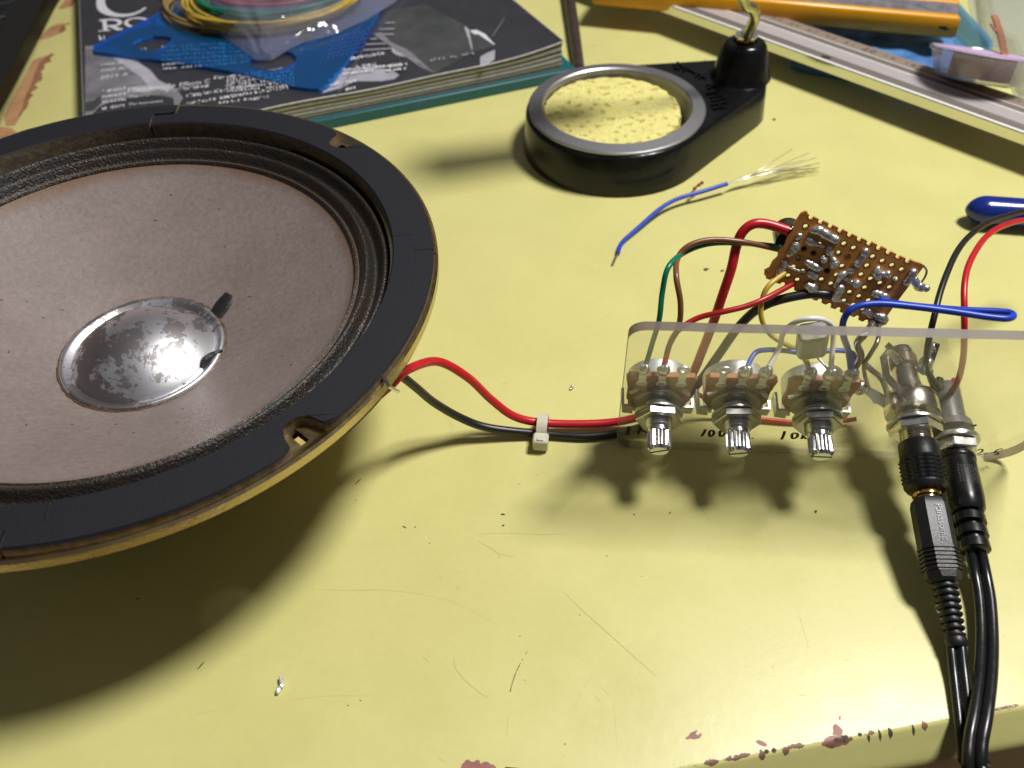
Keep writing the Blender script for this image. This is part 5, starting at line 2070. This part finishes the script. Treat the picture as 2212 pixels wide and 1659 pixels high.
cover_text('2015 A', a1, 705, 548, 905, 522, 1.25)
cover_text('2003 Ar', a1, 705, 500, 890, 478, 1.25)
cover_text('1966 Ar', a1, 705, 458, 880, 440, 1.2)
cover_text('Handmade', a1, 897, 640, 1235, 603, 1.5)
cover_text('Effects C', a1, 1262, 600, 1480, 572, 1.5)
cover_text('The', a1, 905, 685, 975, 678, 1.4)
cover_text('The Instrument', a1, 905, 738, 1150, 712, 1.3)
cover_text('12', a1, 985, 352, 1035, 346, 1.2)
glyphs(a1, 695, 285, 800, 272, 36, 4)
for (y, h) in ((655, 22), (690, 16), (730, 18), (775, 20)):
    glyphs(a1, 720, y, 885, y - 24, h, 9)
glyphs(a1, 975, 690, 1145, 672, 16, 9, 1)
glyphs(a1, 1150, 655, 1500, 612, 24, 16)
glyphs(a1, 1310, 690, 1760, 615, 26, 19)
glyphs(a1, 1310, 740, 1760, 665, 20, 17)
glyphs(a1, 1545, 700, 2060, 620, 24, 22)
glyphs(a1, 1545, 735, 1900, 690, 22, 14)
glyphs(a1, 1510, 560, 1750, 530, 22, 9)
for (x0_, y0_, x1_, y1_, n) in ((1180, 1060, 1840, 950, 15), (1300, 1200, 1660, 1150, 8), (1010, 1250, 2140, 1165, 24), (1780, 1195, 2200, 1140, 9), (1060, 1330, 1640, 1250, 14), (1820, 1270, 2200, 1220, 7), (900, 1350, 1020, 1335, 3), (820, 1440, 900, 1420, 2), (920, 1500, 1320, 1450, 8), (730, 1545, 920, 1510, 5), (1100, 1600, 1290, 1565, 4)):
    glyphs(a3, x0_, y0_, x1_, y1_, 52, n, 0, 1.1)
for (x0_, y0_, x1_, y1_) in ((1800, 405, 1990, 395), (1690, 515, 1975, 505), (1760, 605, 1960, 600), (1550, 685, 1670, 680), (1470, 780, 1820, 765), (1370, 885, 1950, 850)):
    rprint(small, [a3(x0_, y0_), a3(x1_, y1_)], 1.0, 2)
glyphs(a4, 1010, 440, 1350, 380, 18, 12, 2)
# lines and dotted grid seen through the blue sheet
for r_ in range(6):
    glyphs(a2, 1180, 920 + 45 * r_ - 12 * r_, 1980, 800 + 42 * r_, 30, 22, 0)
for r_ in range(6):
    glyphs(a2, 420, 560 + 52 * r_, 1180, 520 + 48 * r_, 24, 16, 0)
    glyphs(a2, 1080, 540 + 45 * r_, 1440, 520 + 43 * r_, 22, 8, 0)
for k in range(6):
    rprint(small, [a3(1400 - 75 * k, 880 + 130 * k), a3(1330 - 75 * k, 1080 + 130 * k)], 0.25, 1)
obj('small_print', small, [M['cover_white'], M['cover_grey'], M['cover_light']], mag, smooth=False)

# ------------------------------------------------------------------ blue transparent drawing template on the magazine
ZT = ZC + 0.35
pts = [(206, 118), (203, 108), (212, 100), (330, 42), (420, -20), (520, -90), (900, -90), (868, -40), (836, 4), (800, 62), (763, 122), (722, 178), (706, 193), (690, 198), (668, 198), (640, 194), (520, 164), (420, 146), (330, 134), (262, 125)]
outl = [D(x, y, ZT) for (x, y) in pts]
h1 = [D(328 + 40 * math.cos(t) + 6 * math.sin(t), 99 + 17 * math.sin(t) - 3 * math.cos(t), ZT) for t in [2 * PI * k / 20 for k in range(20)]]
h1 = [D(*a2(*p), ZT) for p in [(95, 560), (110, 520), (200, 480), (330, 455), (480, 460), (555, 480), (540, 520), (470, 580), (400, 620), (330, 632), (200, 615), (120, 590)]]
h2 = [D(*a2(*p), ZT) for p in [(1445, 745), (1470, 715), (1600, 690), (1760, 640), (1880, 630), (1970, 660), (2018, 710), (2005, 770), (1900, 830), (1750, 862), (1600, 850), (1500, 810)]]
h3 = [D(*a3(*p), ZT) for p in [(120, 770), (200, 690), (330, 600), (480, 560), (600, 560), (690, 600), (680, 660), (560, 740), (400, 790), (230, 800)]]
P2 = lambda L_: [(p.x, p.y) for p in L_]
mb = MB().prism(P2(outl), ZT, ZT + 1.5, 0, holes=[P2(h1), P2(h2), P2(h3)], side_mi=1)
tmp = thing('drawing_template', 'transparent blue plastic drawing template with oval holes lying on the magazine', 'template', V((outl[0].x, outl[0].y, ZT)))
obj('sheet', mb, [M['blue_sheet'], M['blue_edge']], tmp, angle=30)
mb = MB()
for k in range(9):            # printed square grid on the right part
    mb.strip([D(*a3(900 + 120 * k, 620 - 35 * k), ZT + 1.54), D(*a3(640 + 110 * k, 1150 - 60 * k), ZT + 1.54)], 0.35, (0, 0, 1))
for k in range(7):
    mb.strip([D(*a3(960 - 40 * k, 440 + 110 * k), ZT + 1.54), D(*a3(1720 - 90 * k, 360 + 105 * k), ZT + 1.54)], 0.35, (0, 0, 1))
for r_ in range(6):
    for k in range(8):
        x, y = 900 + 85 * k - 25 * r_, 640 - 18 * k + 72 * r_
        mb.poly([D(*a3(x, y), ZT + 1.53), D(*a3(x + 58, y - 6), ZT + 1.53), D(*a3(x + 50, y + 34), ZT + 1.53), D(*a3(x - 8, y + 40), ZT + 1.53)])
obj('cutout_grid', mb, M['blue_line'], tmp, smooth=False)

# ------------------------------------------------------------------ coils of wire in a clear bag
BZ0 = ZT + 1.6


def coil(cx_, cy_, z, rx, ry, turns, r, m, label, seed, spread=3.0):
    rg = random.Random(seed)
    pts = []
    ph1, ph2 = rg.uniform(0, 6), rg.uniform(0, 6)
    n = 44
    for k in range(turns * n):
        t = k / n
        a = 2 * PI * t
        w = 1 + spread / rx * (math.sin(t * 2.3 + ph1) * 0.6 + 0.4 * math.sin(t * 5.1 + ph2))
        ec = 1 + 0.03 * math.sin(2 * a + t)
        pts.append(V((cx_ + rx * w * ec * math.cos(a) + 1.5 * math.sin(t * 1.7), cy_ + ry * w * math.sin(a), z + 2.2 * math.sin(t * 3.7 + ph2) + 1.2 * math.sin(2 * a + t))))
    mb = MB().tube(pts, r, 8)
    o = obj('wire_coil', mb, m, origin=(cx_, cy_, z), angle=80)
    tag(o, label, 'wire coil', 'coils of wire in the clear bag')


def low(px, py, z, r):
    p = D(px, py, z)
    return p.x, p.y + r


x_, y_ = low(562, 60, BZ0 + 5, 39)
coil(x_, y_, BZ0 + 5, 42, 38, 9, 0.85, M['yellow_wire'], 'yellow wire coil, the largest loops at the front of the bag', 1, 3.6)
x_, y_ = low(566, 38, BZ0 + 7, 35)
coil(x_, y_, BZ0 + 6, 38, 34, 8, 0.85, M['green_wire'], 'green wire coil nested inside the yellow loops in the bag', 2, 2.4)
x_, y_ = low(575, 6, BZ0 + 7, 29)
M['red_pale'] = mat('pinkish_red_wire', (0.45, 0.05, 0.09), 0.4)
coil(x_, y_, BZ0 + 7, 33, 28, 8, 0.85, M['red_pale'], 'red wire coil at the middle of the bag, behind the green loops', 3, 2.5)
M['violet'] = mat('violet_wire', (0.16, 0.11, 0.26), 0.4)
x_, y_ = low(600, -4, BZ0 + 5, 30)
coil(x_, y_, BZ0 + 4, 32, 26, 7, 0.85, M['violet'], 'dull violet wire coil lying under the red loops in the bag', 4, 2.5)
M['ochre'] = mat('ochre_wire', (0.30, 0.20, 0.06), 0.4)
x_, y_ = low(520, 66, BZ0 + 2, 42)
coil(x_, y_, BZ0 + 2, 46, 42, 5, 0.85, M['ochre'], 'ochre brown wire coil lowest in the bag, showing at the left edge', 5, 2.6)

# the bag: two crumpled walls meeting at a pointed corner
Lf = [(552, 126), (520, 104), (470, 70), (420, 38), (370, 8), (320, -24), (250, -70), (180, -130)]
Rt = [(588, 126), (622, 104), (655, 88), (720, 72), (790, 40), (850, 4), (900, -40), (960, -130)]
mb = MB()
NU, NT = 26, 42
rb = random.Random(9)
for wall in (0, 1):
    vs, fs = [], []
    for j in range(NT + 1):
        t = j / NT
        fi = t * (len(Lf) - 1)
        i0 = min(int(fi), len(Lf) - 2)
        ff = fi - i0
        l_ = (Lf[i0][0] + (Lf[i0 + 1][0] - Lf[i0][0]) * ff, Lf[i0][1] + (Lf[i0 + 1][1] - Lf[i0][1]) * ff)
        r_ = (Rt[i0][0] + (Rt[i0 + 1][0] - Rt[i0][0]) * ff, Rt[i0][1] + (Rt[i0 + 1][1] - Rt[i0][1]) * ff)
        pl__, pr__ = D(*l_, BZ0 + 1.0), D(*r_, BZ0 + 1.0)
        for i in range(NU + 1):
            u = i / NU
            p = pl__ + (pr__ - pl__) * u
            arch = math.sin(PI * u) ** 0.7
            hgt = (4 + 10 * min(1, t * 2.2)) * arch
            wr = 1.0 * math.sin(9 * u + 6 * t) * math.sin(5 * t + 3) + 0.8 * math.sin(17 * u - 9 * t) + 0.5 * math.sin(31 * u + 13 * t) + 1.3 * max(0, math.sin(14 * u + 2.5 * t)) ** 6
            z = BZ0 + (0.15 if wall == 0 else 0.5 + hgt + wr * arch * (1.3 if t < 0.5 else 1.0))
            vs.append((p.x, p.y, max(z, BZ0 + 0.1)))
    w_ = NU + 1
    for j in range(NT):
        for i in range(NU):
            fs.append((j * w_ + i, j * w_ + i + 1, (j + 1) * w_ + i + 1, (j + 1) * w_ + i))
    mb.add(vs, fs)
bag = obj('plastic_bag', mb, M['bag'], origin=D(570, 110, BZ0), angle=180)
tag(bag, 'crumpled clear polythene bag holding coils of coloured wire on the blue template', 'bag')

# ------------------------------------------------------------------ black case at the far left
mb = MB()
top_ = [D(x, y, 0) for (x, y) in ((146, -22), (120, 22), (98, 66), (66, 128), (36, 186), (-2, 254), (-90, 420), (-420, 420), (-420, -160), (240, -160))]
mb.prism([(p.x, p.y) for p in top_], 0.3, 26, 0, bevel=1.2)
cs = obj('black_case', mb, M['case'], origin=(top_[4].x, top_[4].y, 0), angle=30)
tag(cs, 'matt black case at the back left corner beside the bare brown paint chips', 'case')
mb = MB()
M['case_band'] = mat('black_band', (0.010, 0.009, 0.008), 0.4)
M['case_grey'] = mat('grey_scuffs', (0.045, 0.045, 0.055), 0.5)
mb.prism([(p.x, p.y) for p in [D(x, y, 26.5) for (x, y) in ((120, -60), (74, 40), (14, 160), (-30, 240), (-80, 236), (-40, 160), (10, 50), (60, -60))]], 25.5, 27.2, 0, bevel=0.4)
obj('edge_band', mb, M['case_band'], cs, angle=30)
mb = MB()
for (pts, w) in (([(8, 70), (30, 60), (46, 55)], 2.2), ([(-4, 38), (10, 34)], 3.5), ([(0, 8), (30, 2), (60, 0)], 1.6)):
    mb.strip([D(x, y, 26.05) for (x, y) in pts], w, (0, 0, 1))
obj('scuff', mb, M['case_grey'], cs, smooth=False)

# ------------------------------------------------------------------ blue tray, rule, knife, wick spool, blister pack
ZR = 10.6
tr = [(1830, 132), (1716, 112), (1700, 104), (1704, 92), (1740, -40), (2030, -48), (2066, 0), (2100, 38), (2138, 78), (2146, 92), (2143, 110), (2132, 132), (2118, 146), (2090, 152)]
mb = MB()
tp_ = [D(x, y, ZR) for (x, y) in tr]
cen = sum(tp_, V((0, 0, 0))) / len(tp_)
n_ = len(tp_)
lv = []
for (s, z) in ((0.94, 0.4), (0.97, ZR - 1.2), (1.0, ZR - 0.8), (1.0, ZR), (0.965, ZR), (0.94, ZR - 1.0), (0.91, 1.4)):
    lv.append([V((cen.x + (p.x - cen.x) * s, cen.y + (p.y - cen.y) * s, z)) for p in tp_])
vs = [p for L_ in lv for p in L_]
fs = []
for i in range(len(lv) - 1):
    for k in range(n_):
        fs.append((i * n_ + k, i * n_ + (k + 1) % n_, (i + 1) * n_ + (k + 1) % n_, (i + 1) * n_ + k))
fs.append(tuple(range(n_))[::-1])
fs.append(tuple((len(lv) - 1) * n_ + k for k in range(n_)))
mb.add(vs, fs)
o = obj('plastic_tray', mb, M['tray'], origin=(cen.x, cen.y, 0.4), angle=30)
tag(o, 'pale blue translucent plastic tray under the yellow knife and the metal rule', 'tray')
M['cloth'] = mat('crumpled_blue_film', (0.10, 0.26, 0.55), 0.35, color2=(0.03, 0.09, 0.28), nscale=35, bump=0.6, bscale=60)
mb = MB()
vs, fs = [], []
gx, gy = 30, 12
for j in range(gy + 1):
    for i in range(gx + 1):
        px, py = 1730 + 330 * i / gx, 30 + 105 * j / gy + 15 * (i / gx - 0.5)
        p = D(px, py, 4.0)
        vs.append((p.x, p.y, 3.6 + 1.3 * math.sin(j * 1.7 + i * 0.35) + 0.7 * math.sin(i * 0.8 - j) + 0.5 * math.sin(j * 3.1)))
for j in range(gy):
    for i in range(gx):
        a_ = j * (gx + 1) + i
        fs.append((a_, a_ + 1, a_ + gx + 2, a_ + gx + 1))
nb = len(vs)
vs += [(v[0], v[1], v[2] - 0.6) for v in vs]
fs += [tuple(nb + k for k in f) for f in fs[:]]
mb.add(vs, fs)
o = obj('blue_film', mb, M['cloth'], origin=D(1850, 90, 2), angle=80)
tag(o, 'crumpled blue plastic film lying in the tray between knife and rule', 'plastic film')

# aluminium rule, a long drawn section
ra, rb_ = D(1829.8, 150, ZR + 4.4), D(2150, 265.5, ZR + 4.4)
rd = (rb_ - ra).normalized()
rn = V((-rd.y, rd.x, 0))
RM = axes(V((ra.x, ra.y, ZR)), rd, (0, 0, 1))


def rl(px, py, z):
    return RM.inverted() @ D(px, py, ZR + z)


stn = [(102, 4.4), (112.3, 4.4), (133, 4.4), (146, 4.4), (83, 3.0)]
w1 = rl(1829.8, 102, 4.6).y
w2 = rl(1829.8, 112.3, 4.6).y
w3 = rl(1829.8, 133, 4.5).y
w4 = rl(1829.8, 146, 4.3).y
w5 = rl(1829.8, 83, 3.6).y
rule = thing('metal_rule', 'long grooved aluminium rule with a brown numbered scale lying across the blue tray', 'rule', RM)
X0, X1 = -190, 150
sec = [(0.0, 0.0, 0), (0.0, 4.0, 4), (0.35, 4.4, 2), (w4, 4.4, 1), (w4 + 0.4, 4.15, 1), (w3 - 0.6, 4.15, 1), (w3, 4.55, 0), (w2 - 0.45, 4.6, 2), (w2 + 0.15, 4.6, 1), (w2 + 0.4, 4.35, 1), (w1 - 0.5, 4.35, 1), (w1 - 0.2, 4.65, 2), (w1 + 0.3, 4.65, 3), (w1 + 0.6, 4.3, 3), (w5, 3.4, 0), (w5 + 0.3, 3.0, 0), (w5 + 0.3, 0.0, 0)]
# list entries: y, z, material of the face that starts here
mb = MB()
k_ = len(sec)
for i in range(k_):
    (ya, za, mi) = sec[i]
    (yb, zb, _) = sec[(i + 1) % k_]
    if i == 0:
        mi = 4
    mb.add([(X0, ya, za), (X1, ya, za), (X1, yb, zb), (X0, yb, zb)], [(0, 1, 2, 3)], mi)
mb.add([(X0, y, z) for (y, z, _) in sec], [tuple(range(k_))], 0)
mb.add([(X1, y, z) for (y, z, _) in sec], [tuple(range(k_))[::-1]], 0)
obj('body', mb, [M['rule'], M['rule_dark'], M['rule_bright'], M['rule_scale'], M['rule_face']], rule, local=True, smooth=False)
mb = MB()
ys = (w1 + 0.6 + w5) / 2
sl = math.atan2(3.4 - 4.3, w5 - w1 - 0.6)
x20 = rl(1871, 112, 4.0).x
stp = 10.2
for k in range(-6, 8):
    v_ = 20 - k
    TX = Matrix.Translation((x20 + k * stp, ys, 3.92)) @ Matrix.Rotation(sl, 4, 'X')
    big = (v_ % 10 == 0)
    for s_, ch_ in ((-1, str(v_)[0]), (1, str(v_)[1])):
        mb = text_mb(ch_, 5.4 if big else 3.8, TX @ Matrix.Translation((s_ * (1.9 if big else 1.7), 0, 0)), mb=mb, bold=0.02 if big else 0.0)
obj('scale_numbers', mb, M['ink'], rule, local=True, smooth=False)
mb = MB()
for (px, py, rx) in ((1872, 121.5, 2.2),):
    p = rl(2264 * 0.6777 + 815 / 2.212 * 0.6777, 400 / 2.212 * 0.6777, 4.42)
    mb.poly([(x, y, 4.46) for (x, y) in blob(p.x, p.y, 2.0, 1.2, 14, 0.35)])
obj('dark_stain', mb, M['oldrod'], rule, local=True, smooth=False)

# snap-off knife
k0, k1 = D(2062, 84, ZR + 1.2), D(1640, 44, ZR + 1.2)
kd = (k1 - k0).normalized()
KMx = axes(V((k0.x, k0.y, ZR + 0.6)), -kd, (0, 0, 1))    # x runs to the tip end, body lies at negative x
KH, KW = 10.5, 24.0
knife = thing('utility_knife', 'large yellow utility knife with a worn grey metal channel lying on the blue tray', 'knife', KMx)
mb = MB()
KL = 175
for (lo, hi, bv) in (((-KL, 0, 0), (0, 5.0, KH), 1.6), ((-KL, KW - 5.0, 0), (0, KW, KH), 1.6), ((-KL, 3, 0.4), (-0.5, KW - 3, KH - 4), 0.6)):
    mb.box(lo, hi, 0, None, bevel=bv)
obj('handle', mb, M['knife'], knife, local=True, angle=50)
mb = MB().box((-KL, 4.4, KH - 3.2), (-1.0, KW - 4.4, KH - 0.9), 0, None, bevel=0.3)
obj('metal_channel', mb, M['knife_metal'], knife, local=True)
mb = MB().prism(blob(-6, 1.5, 2.2, 1.0, 12, 0.3), -0.2, 0.0, 0, Matrix.Translation((0, -0.03, 3.5)) @ Matrix.Rotation(PI / 2, 4, 'X'))
obj('dark_smudge', mb, M['oldrod'], knife, local=True)

# copper wick in a round clear case, tipped up against the rule
SC0 = D(2110, 175, ZR + 5.0)
sx_ = (D(2212, 138, 30) - D(2005, 88, 30)).normalized()
snn = (V((0, 0, 1)) + V((0.18, 0.30, 0))).normalized()
WM = axes(SC0, sx_, snn)
spool = thing('wick_spool', 'round clear plastic spool of copper desoldering braid with a pinkish lid on the rule', 'spool', WM)
RS = 22.5
mb = MB().lathe([(0, 0), (15.5, 0), (17.5, 0.8), (RS - 1.2, 9.5), (RS, 10.2), (RS, 11.6), (RS - 0.8, 11.8), (RS - 2.0, 10.2), (16.5, 1.6), (0, 1.0)], 64)
obj('clear_case', mb, M['frost'], spool, local=True)
mb = MB().lathe([(0, 11.4), (RS - 1.5, 11.4), (RS - 1.2, 10.9)], 64)
obj('lid', mb, M['pink'], spool, local=True)
mb = MB()
for k in range(11):
    mb.lathe([(5.0, 1.6), (12.2 - 0.15 * (k % 2), 1.8 + 0.02), (12.6, 2.2 + 0.78 * k), (12.2, 2.5 + 0.78 * k)], 40)
mb.lathe([(0, 1.5), (12.0, 1.5), (12.3, 2), (12.3, 10.2), (11.8, 10.6), (0, 10.6)], 40)
obj('copper_coil', mb, M['copper'], spool, local=True)
bt = spline([D(2172, 128, ZR + 14), D(2170, 116, ZR + 15), D(2166, 96, ZR + 15), D(2160, 70, ZR + 15), D(2153, 48, ZR + 16), D(2148, 34, ZR + 17)], 8)
mb = MB().bar(bt, [2.6 + 0.25 * math.sin(i * 2.2) for i in range(len(bt))], 0.9, (0, 0, 1))
mb.bar([D(2162, 84, ZR + 14), D(2152, 68, ZR + 15), D(2140, 52, ZR + 16)], 0.9, 0.6, (0, 0, 1))
obj('braid_end', mb, M['copper'], spool)

bls = [(2086, -40), (2096, 20), (2112, 58), (2124, 94), (2142, 96), (2168, 100), (2176, 118), (2180, 168), (2196, 216), (2300, 260), (2420, 180), (2380, -40)]
mb = MB()
tp_ = [D(x, y, 1.0) for (x, y) in bls]
mb.prism([(p.x, p.y) for p in tp_], 0.3, 0.9, 0)
in_ = [D(x, y, 11) for (x, y) in ((2128, -50), (2138, 14), (2150, 52), (2164, 66), (2190, 78), (2206, 120), (2230, 160), (2350, 170), (2350, -50))]
mb.prism([(p.x, p.y) for p in in_], 0.95, 11, 0, bevel=1.5)
o = obj('blister_pack', mb, M['blister'], origin=(in_[3].x, in_[3].y, 0.3), angle=30)
tag(o, 'clear plastic blister pack at the back right corner of the desk', 'packaging')

# ------------------------------------------------------------------ pliers at the right edge
pz = 5.6
h0_, h1_ = D(2085, 452, pz), D(2330, 466, pz + 1)
pl0 = V((h0_.x, h0_.y, 0))
pli = thing('pliers', 'dark blue dipped plier grip reaching in from the right edge', 'pliers', pl0)
PR_ = 5.8
P, rad = [], []
for i in range(40):
    t = (i / 39) ** 2.2
    P.append(h0_ + (h1_ - h0_) * t)
    u = min(1.0, t / 0.20)
    rad.append(max(0.3, PR_ * (1 - (1 - u) ** 2.1) ** 0.62 * (1 - 0.12 * t)))
mb = MB().tube(P, rad, 28)
mb.v = [V((p.x, p.y, pz + (p.z - pz) * 0.92)) for p in mb.v]
obj('grip', mb, M['plier'], pli, angle=70)
mb = MB().tube(spline([h1_ + V((-4, 0, 0)), h1_ + V((14, 2, 0)), h1_ + V((40, 8, 0)), h1_ + V((62, 6, 0))], 6), [4.2] * 6 + [5.5] * 6 + [4.0] * 6 + [1.5], 12)
obj('jaw', mb, M['nickel_dark'], pli)

# ------------------------------------------------------------------ loose bits on the desk
lw = thing('stripped_wire', 'loose blue wire offcut with a fan of bare silver strands, in front of the stand', 'wire offcut', D(1333, 548, 0))
P = spline([D(1334, 548, 0.9), D(1344, 524, 1.0), D(1380, 491, 1.8), D(1422, 454, 3.0), D(1450, 436, 3.6), D(1480, 424, 3.8), D(1520, 413, 4.0), D(1571, 397, 4.4)], 8)
mb = MB().tube(P, 0.82, 12)
obj('insulation', mb, M['blue_wire'], lw)
mb = MB().tube([D(1335, 546, 0.9), D(1329, 558, 0.8), D(1323, 572, 0.6)], 0.45, 8)
obj('bare_tip', mb, M['greylead'], lw)
mb = MB()
rs_ = random.Random(4)
ends = [(1768, 372, 1), (1762, 364, 2), (1770, 352, 3), (1752, 358, 2), (1740, 376, 1), (1764, 340, 6), (1735, 346, 5), (1712, 322, 9), (1748, 330, 7), (1725, 366, 1), (1700, 360, 3), (1770, 362, 1)]
for (ex, ey, ez) in ends:
    st_ = D(1570, 397.5, 4.3)
    mid1 = D(1610 + rs_.uniform(-3, 3), 384 + rs_.uniform(-3, 3), 4.4)
    mid2 = D(1570 + (ex - 1570) * 0.55, 372 + (ey - 360) * 0.35 + rs_.uniform(-5, 5), 3.5 + ez * 0.4)
    mb.tube(spline([st_, mid1, mid2, D(ex, ey, ez)], 6), 0.16, 5)
M['strand'] = mat('bright_tinned_strand', (0.72, 0.68, 0.52), 0.3, metal=1.0)
obj('strands', mb, M['strand'], lw, angle=80)
P = [D(1494, 420, 3.8), D(1500, 408, 5.0), D(1512, 398, 5.2), D(1518, 394, 4.6)]
mb = MB().tube(spline(P, 4), [0.5 + 0.25 * math.sin(i * 1.9) for i in range(13)], 8)
o = obj('wire_scrap', mb, M['scrap_red'], origin=P[0], angle=60)
tag(o, 'tiny burnt red scrap of insulation touching the loose blue wire', 'scrap')
s5 = [(1545, 1245), (1556, 1215), (1572, 1195), (1578, 1160)]
mb = MB().tube(spline([D(*q5(x, y), 0.7) for (x, y) in s5], 4), [0.3, 0.45, 0.5, 0.55, 0.5, 0.4, 0.55, 0.6, 0.5, 0.45, 0.4, 0.35, 0.2], 7)
mb.tube([D(*q5(1572, 1195), 0.8), D(*q5(1563, 1165), 1.0), D(*q5(1560, 1145), 1.2)], [0.45, 0.35, 0.15], 7)
M['white_metal'] = mat('bright_solder_flake', (0.80, 0.78, 0.82), 0.28, metal=0.6)
o = obj('solder_scrap', mb, M['white_metal'], origin=D(605, 1475), angle=40)
tag(o, 'tiny forked silver solder scrap alone on the desk below the loudspeaker', 'scrap')
p = D(*q7(1380, 405), 0.6)
o = obj('solder_drop', MB().ball(p, 0.62, seg=12).ball(p + V((-0.5, -0.7, -0.2)), 0.4), M['solder'], origin=p, angle=80)
tag(o, 'minute solder drop on the desk left of the acrylic panel', 'scrap')
